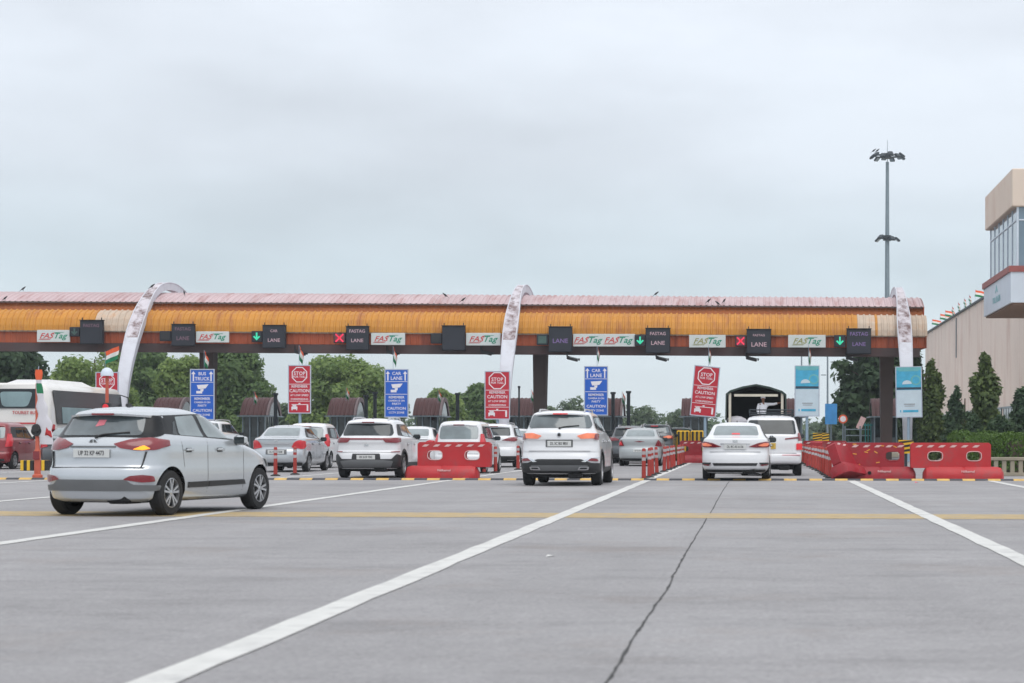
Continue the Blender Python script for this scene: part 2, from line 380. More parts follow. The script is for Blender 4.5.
def plain_mat_of(x): return x
CAR_N = 0
def car(name, label, cat, spec, loc, rz=0.0, paint='white_paint', group='cars queueing at the toll lanes', wheelstyle=None):
    sp = spec; S = Shape(sp['rows'], sp['L'], sp.get('ne', 2.6))
    root = thing(name, label, cat, loc, rz, group)
    L, W = sp['L'], sp['W']; wr = sp['wr']; ay = sp['ro']; by = ay + sp['wb']
    # shell
    rings = [S.ring(r) for r in S.samp]
    top = S.samp[-1]; cz = top[0]
    for k, (f, dz) in enumerate(((.86, .018), (.6, .036), (.3, .046))):
        z, yr, yf, w, lr = top; c = (yr + yf) / 2; hl = (yf - yr) / 2
        rings.append(S.ring([z + dz, c - hl * (f * .5 + .5 if f > .8 else f), c + hl * (f * .5 + .5 if f > .8 else f), w * f, min(lr, hl * f * .6)]))
    n = len(rings[0]); mb = MB(); o = 0
    for k, rg in enumerate(rings): mb.v += rg
    for k in range(len(rings) - 1):
        for i in range(n):
            j = (i + 1) % n; mb.f.append((k * n + i, k * n + j, (k + 1) * n + j, (k + 1) * n + i)); mb.m.append(0)
    mb.f.append(tuple(range(n - 1, -1, -1))); mb.m.append(1)
    e = (len(rings) - 1) * n; mb.f.append(tuple(e + i for i in range(n))); mb.m.append(0)
    body = mb.build('body', [paint, 'dark_void'], root, smooth=True, angle=60)
    # wheel arches: open the side grid, snap the rim onto a circle, turn a dark well inwards
    ra = wr * sp.get('arch', 1.15); zc = wr + .005; z0 = S.samp[0][0]
    me = body.data; bm = bmesh.new(); bm.from_mesh(me)
    for yc in (ay, by):
        for sg in (1, -1):
            kill = [f for f in bm.faces if len(f.verts) == 4 and sg * f.calc_center_median().x > W / 2 - .22 and abs(f.normal.z) < .93
                    and math.hypot(f.calc_center_median().y - yc, f.calc_center_median().z - zc) < ra]
            ks = set(kill); ev = set()
            for f in kill:
                for e in f.edges:
                    if any(g not in ks for g in e.link_faces): ev.add(e)
            ev = [e for e in ev if not all(v.co.z < z0 + .002 for v in e.verts)]
            coords = [(e.verts[0], e.verts[1]) for e in ev]
            vs_ = {v for e in ev for v in e.verts}
            bmesh.ops.delete(bm, geom=kill, context='FACES_ONLY')
            for v in vs_:
                d = math.hypot(v.co.y - yc, v.co.z - zc)
                if v.co.z < z0 + .002:
                    v.co.y = yc + math.copysign(math.sqrt(max(ra * ra - (z0 - zc) ** 2, .01)), v.co.y - yc)
                else:
                    k = ra / d; y = yc + (v.co.y - yc) * k; z = max(zc + (v.co.z - zc) * k, z0)
                    v.co.y = y; v.co.z = z
                v.co.x = sg * S.side_x(v.co.y, v.co.z)
            nv = {v: bm.verts.new((sg * (W / 2 - .30), v.co.y, v.co.z)) for v in vs_}
            for v, w in coords:
                if v.is_valid and w.is_valid:
                    f = bm.faces.new((v, w, nv[w], nv[v])); f.material_index = 1; f.smooth = True
    loose = [e for e in bm.edges if not e.link_faces]; bmesh.ops.delete(bm, geom=loose, context='EDGES')
    bm.normal_update()
    for e in bm.edges:
        if len(e.link_faces) == 2 and e.link_faces[0].material_index != e.link_faces[1].material_index: e.smooth = False
    bm.to_mesh(me); bm.free(); me.update()
    for yc in (ay, by):
        for sg in (1, -1):
            a0 = math.asin((z0 + .02 - zc) / ra); K = 18
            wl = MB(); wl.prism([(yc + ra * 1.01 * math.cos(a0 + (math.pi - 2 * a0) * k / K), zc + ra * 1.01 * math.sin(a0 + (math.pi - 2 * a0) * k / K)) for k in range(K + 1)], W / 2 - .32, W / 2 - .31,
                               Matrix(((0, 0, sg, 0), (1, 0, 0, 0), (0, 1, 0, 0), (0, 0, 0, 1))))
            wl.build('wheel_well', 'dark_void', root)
    # wheels
    tb, rb = make_wheel(wr, sp.get('tw', .2))
    for y in (ay, by):
        for sx in (1, -1):
            w = tb.build('wheel', 'rubber', root, smooth=True); w.location = (sx * (W / 2 - sp.get('tw', .2) / 2 - .02), y, wr)
            w.rotation_euler = (0.4 * y, 0, 0 if sx > 0 else math.pi)
            if sx < 0: w.rotation_euler = (0, 0, math.pi)
            rb.build('rim', [sp.get('rim', 'alloy'), 'black_plastic'], w, smooth=True)
    # underbody
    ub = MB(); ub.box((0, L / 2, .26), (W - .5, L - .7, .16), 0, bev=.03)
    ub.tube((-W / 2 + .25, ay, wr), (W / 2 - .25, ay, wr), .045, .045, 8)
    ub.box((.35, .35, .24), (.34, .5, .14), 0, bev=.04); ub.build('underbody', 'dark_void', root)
    REAR = lambda off: (lambda a, b, d: (a, S.rear_y(a, b) - off + d, b))
    def xsof(z):
        w = S.row(z)[3]; return sorted({sg * w * math.sin(math.pi / 2 * i / 16) ** (2 / S.ne) for i in range(17) for sg in (-1, 1)})
    def rp(nm, poly, m, off=.006, thick=.03, parent=root, mirror=False):
        zs = sum(p[1] for p in poly) / len(poly)
        res = [patch(REAR(off), poly, nm, m, parent, xs=xsof(zs), dy=.04, thick=thick)]
        if mirror:
            res.append(patch(REAR(off), [(-x, z) for x, z in poly][::-1], nm, m, parent, xs=xsof(zs), dy=.04, thick=thick))
        return res
    def sidep(nm, poly, m, off=.005, thick=.02, sides=(1, -1), parent=root):
        out = []
        for sg in sides:
            out.append(patch(lambda a, b, d: (sg * (S.side_x(a, b) + off - d), a, b), poly, nm, m, parent, dx=.09, dy=.05, thick=thick))
        return out
    for a in sp.get('rear', []):                       # (name, poly, mat, off, mirror)
        nm, poly, m, off, mir = a[:5]
        if m == 'paint': m = paint
        rp(nm, poly, m, off, mirror=mir)
    for a in sp.get('side', []):
        nm, poly, m, off = a[:4]
        if m == 'paint': m = paint
        sidep(nm, poly, m, off)
    # arch cladding
    if sp.get('clad'):
        for yc in (ay, by):
            for sg in (1, -1):
                arc = []; K = 14
                pts_o = []; pts_i = []
                a0 = math.asin(max(-1, (S.samp[0][0] + .03 - zc) / (ra + .07)))
                for k in range(K + 1):
                    a = a0 + (math.pi - 2 * a0) * k / K
                    pts_o.append((yc + (ra + .07) * math.cos(a), zc + (ra + .07) * math.sin(a)))
                    pts_i.append((yc + (ra - .0) * math.cos(a), zc + (ra - .0) * math.sin(a)))
                poly = pts_o + pts_i[::-1]
                patch(lambda a, b, d: (sg * (S.side_x(a, b) + .012 - d), a, b), poly, 'wheel_arch_trim', 'black_plastic', root, dx=.12, dy=.12, thick=.03)
    # plate
    pl = sp.get('plate')
    if pl:
        z, hw, hh, pm, txt = pl; y = S.rear_y(0, z) - .015
        pb = MB(); pb.box((0, 0, 0), (2 * hw, .012, 2 * hh), 0, bev=.004)
        po = pb.build('number_plate', pm, root, loc=(sp.get('platex', 0), y, z))
        tm = MB(); tm.text(txt, hh * 1.5, Matrix.Translation((0, -.008, 0)) @ FRONT, wx=hw * 1.62 / (len(txt) * hh * .80), ext=.001)
        tm.build('plate_lettering', 'plate_text', po)
    # mirrors
    mz, my = sp.get('mirror', (1.02, L - 1.62))
    for sg in (1, -1):
        x = S.side_x(my, mz) ; mm = MB()
        mm.box((sg * (x + .11), my, mz), (.20, .11, .14), 0, bev=.035); mm.box((sg * (x + .02), my + .02, mz - .04), (.10, .06, .04), 0, bev=.01)
        mr_ = mm.build('wing_mirror', sp.get('mirrormat', 'black_plastic'), root, smooth=True)
        g = MB(); g.box((sg * (x + .115), my - .058, mz), (.16, .006, .10), 0, bev=.002); g.build('mirror_glass', 'window_glass', mr_)
    # windscreen and headlamps
    zb, zt = sp['ws']
    hwb = S.row(zb)[3] * .74; hwt = S.row(zt)[3] * .74
    patch(lambda a, b, d: (a, S.front_y(a, b) + .006 - d, b), rnd([(-hwb, zb), (hwb, zb), (hwt, zt), (-hwt, zt)], .06), 'windscreen', 'window_glass', root, dx=.12, dy=.04)
    for sg in (1, -1):
        hz = sp.get('headz', .72)
        patch(lambda a, b, d: (a, S.front_y(a, b) + .006 - d, b), [(sg * .45 * W / .9 * .9, hz - .06), (sg * W * .47, hz - .03), (sg * W * .47, hz + .09), (sg * .5 * W * .8, hz + .06)][::sg], 'headlamp', 'clear_glass', root, dx=.05, dy=.04)
    patch(lambda a, b, d: (a, S.front_y(a, b) + .006 - d, b), rnd([(-.5, hz - .25), (.5, hz - .25), (.58, hz - .02), (-.58, hz - .02)], .05), 'grille', 'black_plastic', root, dx=.12, dy=.06)
    # spoiler / rails / aerial / wiper
    if sp.get('spoiler'):
        zz, hw, dpt, mtl = sp['spoiler']; mtl = paint if mtl == 'paint' else mtl
        y1 = S.row(zz)[1] + .16; mbp = MB(); K = 10; vs = []
        for k in range(K + 1):
            x = -hw + 2 * hw * k / K; c = S.rear_y(x, zz); q = abs(x) / hw
            yb = c - dpt * (1 - .25 * q ** 3)
            vs += [(x, c + .14, zz + .03 - .035 * q * q), (x, yb, zz + .004 - .03 * q * q), (x, yb + .005, zz - .024 - .03 * q * q), (x, c + .10, zz - .035 - .02 * q * q)]
        fs = []
        for k in range(K):
            for i in range(4):
                j = (i + 1) % 4; fs.append((k * 4 + i, k * 4 + j, k * 4 + 4 + j, k * 4 + 4 + i))
        fs += [(3, 2, 1, 0), tuple(K * 4 + i for i in range(4))]
        mbp.add(vs, fs); mbp.build('spoiler', mtl, root, smooth=True, angle=50)
        bl = MB(); bl.box((0, S.rear_y(0, zz) - dpt - .004, zz - .008), (.34, .012, .028), 0, bev=.004); bl.build('high_brake_light', sp.get('hbl', 'tail_red'), root)
    if sp.get('rails'):
        rl = sp['rails']; y0, y1, z = rl
        for sg in (1, -1):
            mm = MB(); xx = S.row(z - .04)[3] * .86 * sg
            pts = [Vector((xx, y0, z - .08)), Vector((xx, y0 + .15, z)), Vector((xx, (y0 + y1) / 2, z + .015)), Vector((xx, y1 - .15, z)), Vector((xx, y1, z - .08))]
            mm.path(pts, .020, 8); mm.build('roof_rail', sp.get('railmat', 'alloy'), root, smooth=True)
    if sp.get('fin', True):
        y = top[1] + .30; mm = MB(); z = top[0] + .03
        mm.add([(-.025, y, z - .02), (.025, y, z - .02), (.02, y + .2, z - .01), (-.02, y + .2, z - .01), (0, y + .01, z + .075), (0, y + .05, z + .07)], [(0, 1, 2, 3), (0, 1, 4), (1, 2, 5, 4), (3, 0, 4, 5), (2, 3, 5)])
        mm.build('roof_aerial', 'black_plastic', root)
    if sp.get('wiper'):
        z = sp['wiper']; mm = MB()
        p = [Vector((x, S.rear_y(x, zz) - .025, zz)) for x, zz in ((0, z - .03), (.08, z), (.24, z + .015), (.44, z + .03))]
        mm.path(p, .012, 6); mm.tube(p[0] + Vector((0, .03, 0)), p[0] - Vector((0, .012, 0)), .028, .022, 10); mm.build('rear_wiper', 'black_plastic', root)
    if sp.get('badge'):
        z, bx = sp['badge']; mm = MB(); y = S.rear_y(0, z) - .01
        if bx == 'octagon':
            mm.lathe([(.055, 0), (.055, .012), (.04, .014), (.038, .004)], 8, Matrix.Translation((0, y, z)) @ FRONT @ Matrix.Rotation(R(22.5), 4, 'Z'), mats=[0, 0, 1])
            mm.build('badge', ['chrome', 'black_plastic'], root)
        elif bx == 'oval':
            M = Matrix.Translation((0, y, z)) @ FRONT @ Matrix.Diagonal((1.35, .8, 1, 1))
            mm.lathe([(.05, 0), (.05, .01), (.036, .012), (.036, .004)], 18, M, mats=[0, 0, 1])
            mm.box((0, y - .008, z), (.016, .006, .055), 0); mm.build('badge', ['chrome', 'grey_plastic'], root)
        else:
            mm.box((0, y, z), (.12, .01, .05), 0, bev=.004); mm.box((0, y - .006, z), (.03, .008, .05), 0, bev=.003); mm.build('badge', 'chrome', root)
    if sp.get('handles', True):
        for hy in sp.get('hy', (ay + .75, ay + 1.75)):
            for sg in (1, -1):
                z = sp.get('hz', .86); x = S.side_x(hy, z); mm = MB()
                mm.box((sg * (x + .022), hy, z), (.03, .20, .032), 0, bev=.010); mm.box((sg * (x + .004), hy, z - .005), (.012, .14, .06), 1, bev=.004)
                mm.build('door_handle', [paint, 'black_plastic'], root, smooth=True)
    return root, S

def bow(z0, z1, w0, w1, k=.0):
    return [(-w0, z0), (w0, z0), (w1, z1), (-w1, z1)]
def seam(x, z0, z1, t=.008): return [(x - t, z0), (x + t, z0), (x + t, z1), (x - t, z1)]

# hatchback (silver, foreground)
HATCH = dict(L=3.98, W=1.734, wr=.312, ro=.70, wb=2.57, tw=.20, ne=2.5, ws=(1.05, 1.38), plate=(.855, .27, .058, 'plate_white', 'UP 32 KP 4473'),
    rows=[(.20, .12, 3.86, .74, .5), (.24, .05, 3.92, .81, .52), (.33, .02, 3.97, .845, .55), (.45, .0, 3.98, .862, .58), (.55, .0, 3.98, .867, .58), (.64, .02, 3.97, .866, .58), (.69, .07, 3.95, .864, .56),
          (.78, .085, 3.86, .862, .56), (.88, .085, 3.60, .862, .58), (.97, .10, 3.20, .856, .58), (1.03, .15, 2.98, .842, .56), (1.07, .20, 2.88, .82, .52), (1.15, .29, 2.70, .765, .42), (1.26, .38, 2.50, .715, .36), (1.36, .45, 2.28, .668, .32), (1.42, .52, 2.05, .62, .30), (1.455, .68, 1.85, .55, .3)],
    rear=[('rear_window', rnd([(-.60, 1.10), (.60, 1.10), (.545, 1.365), (-.545, 1.365)], .06), 'tint_glass', .010, False),
          ('window_surround', rnd([(-.70, 1.075), (.70, 1.075), (.785, 1.10), (.660, 1.372), (-.660, 1.372), (-.785, 1.10)], .03), 'gloss_black', .004, False),
          ('taillight', rnd([(.30, .985), (.40, .925), (.60, .895), (.80, .90), (.860, .95), (.838, 1.04), (.70, 1.075), (.50, 1.05)], .02), 'tail_red', .010, True),
          ('hatch_seam', [(-.70, .662), (.70, .662), (.70, .668), (-.70, .668)], 'black_plastic', .004, False),
          ('hatch_seam', [(.66, .668), (.668, .668), (.71, .88), (.70, .88)], 'black_plastic', .004, True),
          ('chrome_strip', [(-.34, .935), (.34, .935), (.34, .955), (-.34, .955)], 'grey_plastic', .012, False),
          ('bumper_insert', rnd([(-.83, .345), (.83, .345), (.845, .42), (.60, .43), (.50, .50), (-.50, .50), (-.60, .43), (-.845, .42)], .02), 'grey_plastic', .008, False),
          ('reflector', rnd([(.48, .50), (.70, .46), (.81, .47), (.80, .55), (.70, .565), (.56, .55)], .02), 'tail_red', .008, True),
          ('window_sticker', [(.0 - .10, 1.22), (.02, 1.24), (.03, 1.31), (-.08, 1.31)], 'sticker_red', .014, False)],
    side=[('window_trim', rnd([(.42, 1.13), (2.70, 1.02), (2.02, 1.415), (.62, 1.37)], .04), 'gloss_black', .003),
          ('side_window', rnd([(1.00, 1.105), (1.62, 1.08), (1.58, 1.385), (1.08, 1.36)], .03), 'clear_glass', .007),
          ('side_window', rnd([(1.72, 1.077), (2.50, 1.05), (1.98, 1.375), (1.68, 1.388)], .03), 'clear_glass', .007),
          ('quarter_window', rnd([(.84, 1.11), (.95, 1.107), (1.02, 1.30), (.96, 1.28)], .01), 'window_glass', .007),
          ('door_seam', seam(1.66, .30, 1.04, .005), 'black_plastic', .001), ('door_seam', seam(2.72, .30, .98, .005), 'black_plastic', .001),
          ('door_seam', [(1.02, .66), (1.03, .66), (.96, 1.05), (.95, 1.05)], 'black_plastic', .001),
          ('side_moulding', rnd([(1.12, .37), (1.645, .375), (1.645, .455), (1.12, .45)], .01), 'black_plastic', .016), ('side_moulding', rnd([(1.68, .375), (2.78, .39), (2.72, .46), (1.68, .456)], .01), 'black_plastic', .016),
          ('filler_flap', seam(.0, 0, .001, .0005), 'paint', 0)][:-1],
    spoiler=(1.395, .60, .13, 'paint'), wiper=1.11, badge=(1.015, 'oval'), mirror=(1.03, 2.52), mirrormat='silver_paint', hz=.90, hy=(1.14, 2.0), headz=.68)
HATCH['rear'].append(('indicator', rnd([(.56, .908), (.68, .898), (.75, .92), (.68, .965)], .015), 'amber_lit', .016, False))

# large white SUV
BIGSUV = dict(L=4.65, W=1.85, wr=.36, ro=.93, wb=2.75, tw=.24, ne=2.8, ws=(1.15, 1.55), plate=(.965, .27, .065, 'plate_white', 'DL 3C BX 9851'), clad=True,
    rows=[(.27, .18, 4.45, .80, .5), (.32, .08, 4.55, .88, .5), (.42, .02, 4.62, .915, .5), (.52, .0, 4.65, .922, .5), (.60, .0, 4.65, .923, .5), (.68, .02, 4.64, .920, .5), (.76, .05, 4.60, .915, .5), (.80, .045, 4.58, .912, .5),
          (.92, .07, 4.52, .905, .5), (1.02, .07, 4.30, .895, .5), (1.07, .05, 4.0, .885, .5), (1.20, .06, 3.35, .855, .48), (1.27, .10, 3.22, .82, .46), (1.33, .15, 3.12, .79, .42), (1.45, .24, 2.95, .745, .38), (1.58, .34, 2.70, .705, .34), (1.65, .40, 2.45, .665, .32), (1.69, .55, 2.2, .60, .3)],
    rear=[('rear_window', rnd([(-.70, 1.325), (.70, 1.325), (.73, 1.40), (.64, 1.625), (-.64, 1.625), (-.73, 1.40)], .05), 'tint_glass', .008, False),
          ('taillight', rnd([(.40, 1.145), (.50, 1.075), (.80, 1.09), (.868, 1.12), (.858, 1.20), (.62, 1.21)], .02), 'tail_orange', .012, True),
          ('taillight_edge', rnd([(.78, 1.07), (.875, 1.05), (.868, 1.20), (.80, 1.19)], .02), 'tail_red', .018, True),
          ('plate_recess', [(-.31, .885), (.31, .885), (.31, 1.055), (-.31, 1.055)], 'grey_plastic', .004, False),
          ('tailgate_crease', [(-.70, .795), (.70, .795), (.70, .803), (-.70, .803)], 'grey_plastic', .004, False),
          ('lower_cladding', rnd([(-.90, .29), (.90, .29), (.919, .52), (.72, .53), (.50, .615), (-.50, .615), (-.72, .53), (-.919, .52)], .03), 'black_plastic', .012, False),
          ('skid_plate', rnd([(-.60, .345), (.60, .345), (.66, .475), (-.66, .475)], .03), 'grey_plastic', .024, False),
          ('exhaust_trim', rnd([(.42, .365), (.66, .365), (.68, .44), (.46, .44)], .02), 'alloy', .034, True),
          ('exhaust_outlet', rnd([(.46, .385), (.63, .385), (.64, .42), (.49, .42)], .01), 'black_plastic', .040, True),
          ('reflector', rnd([(.56, .585), (.88, .56), (.86, .62), (.70, .64)], .015), 'tail_red', .010, True),
          ('bumper_chrome', rnd([(.50, .555), (.60, .545), (.72, .635), (.90, .64), (.90, .655), (.70, .655)], .01), 'chrome', .014, True)],
    side=[('window_trim', rnd([(.62, 1.30), (3.00, 1.20), (2.45, 1.60), (.88, 1.60)], .05), 'black_plastic', .003),
          ('side_window', rnd([(1.20, 1.30), (1.98, 1.265), (1.98, 1.575), (1.26, 1.575)], .03), 'window_glass', .007),
          ('side_window', rnd([(2.08, 1.262), (2.90, 1.23), (2.42, 1.575), (2.08, 1.575)], .03), 'window_glass', .007),
          ('quarter_window', rnd([(.72, 1.33), (1.12, 1.31), (1.16, 1.57), (.94, 1.57)], .03), 'window_glass', .007),
          ('door_seam', seam(2.03, .36, 1.24, .005), 'black_plastic', .001), ('door_seam', seam(3.08, .36, 1.18, .005), 'black_plastic', .001),
          ('sill_cladding', rnd([(1.38, .29), (3.22, .29), (3.22, .42), (1.38, .42)], .02), 'black_plastic', .012)],
    spoiler=(1.655, .64, .12, 'paint'), hbl='brake_lit', wiper=1.35, badge=(1.17, 'octagon'), mirror=(1.22, 2.98), rails=(.60, 2.7, 1.745), hz=1.02, hy=(1.5, 2.5), headz=.85)

# compact white SUV with full-width light bar
MIDSUV = dict(L=4.0, W=1.79, wr=.335, ro=.80, wb=2.5, tw=.22, ne=2.9, ws=(1.08, 1.46), plate=(.57, .25, .06, 'plate_white', 'HR 26 EF 7042'), clad=True,
    rows=[(.25, .16, 3.85, .78, .45), (.30, .06, 3.92, .85, .45), (.42, .0, 3.98, .885, .45), (.56, .0, 4.0, .893, .45), (.64, .01, 4.0, .892, .45), (.72, .04, 3.98, .888, .45), (.76, .06, 3.96, .884, .45),
          (.90, .06, 3.85, .875, .45), (.98, .04, 3.6, .868, .45), (1.08, .05, 3.0, .845, .45), (1.14, .10, 2.9, .80, .43), (1.20, .15, 2.80, .765, .40), (1.32, .24, 2.62, .72, .36), (1.44, .32, 2.40, .68, .33), (1.53, .38, 2.15, .64, .3), (1.58, .52, 1.95, .56, .3)],
    rear=[('rear_window', rnd([(-.66, 1.155), (.66, 1.155), (.69, 1.22), (.61, 1.47), (-.61, 1.47), (-.69, 1.22)], .05), 'window_glass', .008, False),
          ('light_bar', [(-.50, 1.04), (.50, 1.04), (.50, 1.085), (-.50, 1.085)], 'tail_red', .014, False),
          ('taillight', rnd([(.45, 1.04), (.52, .965), (.80, .955), (.868, .98), (.845, 1.10), (.45, 1.09)], .02), 'tail_red', .016, True),
          ('tailgate_seam', [(-.68, .70), (.68, .70), (.68, .707), (-.68, .707)], 'grey_plastic', .004, False),
          ('plate_recess', rnd([(-.40, .47), (.40, .47), (.37, .665), (-.37, .665)], .02), 'black_plastic', .010, False),
          ('lower_cladding', rnd([(-.86, .27), (.86, .27), (.889, .62), (.80, .66), (.68, .52), (-.68, .52), (-.80, .66), (-.889, .62)], .03), 'black_plastic', .012, False),
          ('skid_plate', rnd([(-.64, .28), (.64, .28), (.72, .46), (.42, .50), (-.42, .50), (-.72, .46)], .03), 'grey_plastic', .022, False),
          ('reflector', rnd([(.66, .70), (.86, .71), (.86, .735), (.66, .725)], .006), 'tail_red', .006, True)],
    side=[('window_trim', rnd([(.48, 1.16), (2.72, 1.08), (2.20, 1.46), (.78, 1.47)], .05), 'black_plastic', .003),
          ('side_window', rnd([(1.02, 1.15), (1.70, 1.125), (1.70, 1.44), (1.08, 1.44)], .03), 'clear_glass', .007),
          ('side_window', rnd([(1.80, 1.123), (2.60, 1.10), (2.18, 1.43), (1.80, 1.44)], .03), 'clear_glass', .007),
          ('door_seam', seam(1.75, .34, 1.1, .005), 'black_plastic', .001), ('door_seam', seam(2.72, .34, 1.06, .005), 'black_plastic', .001),
          ('sill_cladding', rnd([(1.20, .27), (2.9, .27), (2.9, .42), (1.20, .42)], .02), 'black_plastic', .012)],
    spoiler=(1.52, .58, .10, 'paint'), badge=(.90, 'bar'), mirror=(1.12, 2.62), rails=(.55, 2.2, 1.635), hz=.92, hy=(1.28, 2.18), headz=.8)

# sedan
SEDAN = dict(L=4.44, W=1.695, wr=.305, ro=.98, wb=2.6, tw=.19, ne=2.5, ws=(1.0, 1.36), plate=(.865, .27, .06, 'plate_white', 'DL 8C AS 6136'),
    rows=[(.20, .20, 4.30, .72, .55), (.27, .10, 4.38, .79, .58), (.33, .03, 4.42, .825, .6), (.42, .0, 4.44, .84, .6), (.55, .0, 4.44, .847, .6), (.66, .02, 4.42, .847, .6), (.72, .05, 4.38, .845, .58),
          (.80, .065, 4.20, .843, .56), (.92, .05, 3.7, .84, .55), (1.00, .05, 3.35, .825, .54), (1.06, .06, 3.2, .80, .52), (1.085, .16, 3.14, .775, .5), (1.12, .42, 3.08, .735, .42), (1.16, .60, 3.0, .705, .36), (1.28, .82, 2.80, .645, .32), (1.38, 1.02, 2.55, .60, .3), (1.43, 1.15, 2.35, .56, .3), (1.455, 1.35, 2.15, .48, .3)],
    rear=[('rear_window', rnd([(-.57, 1.16), (.57, 1.16), (.50, 1.405), (-.50, 1.405)], .05), 'clear_glass', .010, False),
          ('taillight', rnd([(.33, .865), (.50, .845), (.78, .85), (.842, .88), (.835, .99), (.76, 1.0), (.56, .96)], .02), 'tail_red', .010, True),
          ('brake_lamp', rnd([(.56, .90), (.66, .875), (.80, .885), (.826, .95), (.72, .965)], .015), 'tail_orange', .016, True),
          ('chrome_strip', [(-.36, .935), (.36, .935), (.36, .955), (-.36, .955)], 'chrome', .016, False),
          ('boot_seam', [(-.62, .735), (.62, .735), (.62, .742), (-.62, .742)], 'grey_plastic', .004, False),
          ('bumper_slot', rnd([(-.52, .385), (.52, .385), (.56, .455), (-.56, .455)], .02), 'black_plastic', .008, False),
          ('corner_vent', rnd([(.62, .42), (.74, .385), (.815, .40), (.82, .465), (.58, .465)], .02), 'black_plastic', .008, True),
          ('reflector', rnd([(.60, .41), (.66, .38), (.80, .40), (.80, .42)], .005), 'tail_red', .014, True),
          ('rear_valance', rnd([(-.72, .215), (.72, .215), (.75, .285), (-.75, .285)], .02), 'black_plastic', .010, False),
          ('cabin_brake_light', [(-.10, 1.18), (.10, 1.18), (.10, 1.215), (-.10, 1.215)], 'brake_lit', .014, False)],
    side=[('window_trim', rnd([(.98, 1.10), (2.95, 1.03), (2.30, 1.39), (1.35, 1.40)], .05), 'black_plastic', .003),
          ('side_window', rnd([(1.30, 1.12), (1.88, 1.09), (1.86, 1.375), (1.48, 1.37)], .03), 'window_glass', .007),
          ('side_window', rnd([(1.96, 1.088), (2.78, 1.055), (2.28, 1.365), (1.95, 1.375)], .03), 'window_glass', .007),
          ('door_seam', seam(1.92, .30, 1.07, .005), 'black_plastic', .001), ('door_seam', seam(2.98, .30, 1.0, .005), 'black_plastic', .001)],
    badge=(1.01, 'bar'), mirror=(1.04, 2.82), hz=.90, hy=(1.45, 2.4), headz=.68)

# people carrier
MPV = dict(L=4.58, W=1.765, wr=.335, ro=.98, wb=2.75, tw=.21, ne=3.0, ws=(1.12, 1.58), plate=(.87, .22, .085, 'plate_yellow', 'UP 80 ET 2915'), platex=-.10,
    rows=[(.34, .14, 4.4, .80, .4), (.38, .03, 4.5, .855, .4), (.44, .0, 4.55, .872, .4), (.55, .0, 4.58, .880, .4), (.62, .02, 4.58, .880, .4), (.66, .06, 4.56, .878, .4), (.78, .07, 4.45, .875, .4),
          (.95, .07, 4.1, .87, .4), (1.05, .08, 3.8, .862, .4), (1.15, .10, 3.5, .845, .4), (1.21, .13, 3.42, .82, .38), (1.35, .19, 3.25, .775, .34), (1.50, .26, 3.02, .735, .32), (1.62, .32, 2.75, .70, .3), (1.69, .38, 2.5, .65, .3), (1.72, .50, 2.2, .58, .3)],
    rear=[('rear_window', rnd([(-.70, 1.22), (.70, 1.22), (.64, 1.62), (-.64, 1.62)], .06), 'window_glass', .008, False),
          ('taillight', rnd([(.70, .76), (.868, .76), (.868, .95), (.70, .94)], .02), 'brake_lit', .014, True),
          ('upper_taillight', rnd([(.76, 1.02), (.862, 1.02), (.80, 1.27), (.745, 1.24)], .02), 'tail_red', .012, True),
          ('lamp_strip', rnd([(.38, 1.055), (.78, 1.10), (.78, 1.14), (.38, 1.09)], .01), 'tail_red', .016, True),
          ('lamp_cover', rnd([(.74, .945), (.868, .95), (.862, 1.02), (.76, 1.02)], .01), 'plate_white', .012, True),
          ('bumper_reflector', [(.30, .60), (.82, .60), (.82, .62), (.30, .62)], 'sticker_red', .006, True),
          ('tailgate_seam', [(-.70, .66), (.70, .66), (.70, .667), (-.70, .667)], 'grey_plastic', .006, False)],
    side=[('window_trim', rnd([(.45, 1.20), (3.25, 1.12), (2.55, 1.60), (.68, 1.61)], .05), 'black_plastic', .003),
          ('side_window', rnd([(.60, 1.24), (1.30, 1.22), (1.30, 1.58), (.78, 1.58)], .03), 'window_glass', .007),
          ('side_window', rnd([(1.38, 1.22), (2.18, 1.19), (2.16, 1.58), (1.38, 1.58)], .03), 'window_glass', .007),
          ('side_window', rnd([(2.26, 1.187), (3.10, 1.155), (2.52, 1.57), (2.24, 1.58)], .03), 'window_glass', .007),
          ('door_seam', seam(1.34, .42, 1.18, .005), 'black_plastic', .001), ('door_seam', seam(2.22, .42, 1.17, .005), 'black_plastic', .001)],
    badge=(1.14, 'oval'), mirror=(1.16, 3.15), hz=1.0, hy=(1.6, 2.45), headz=.85)

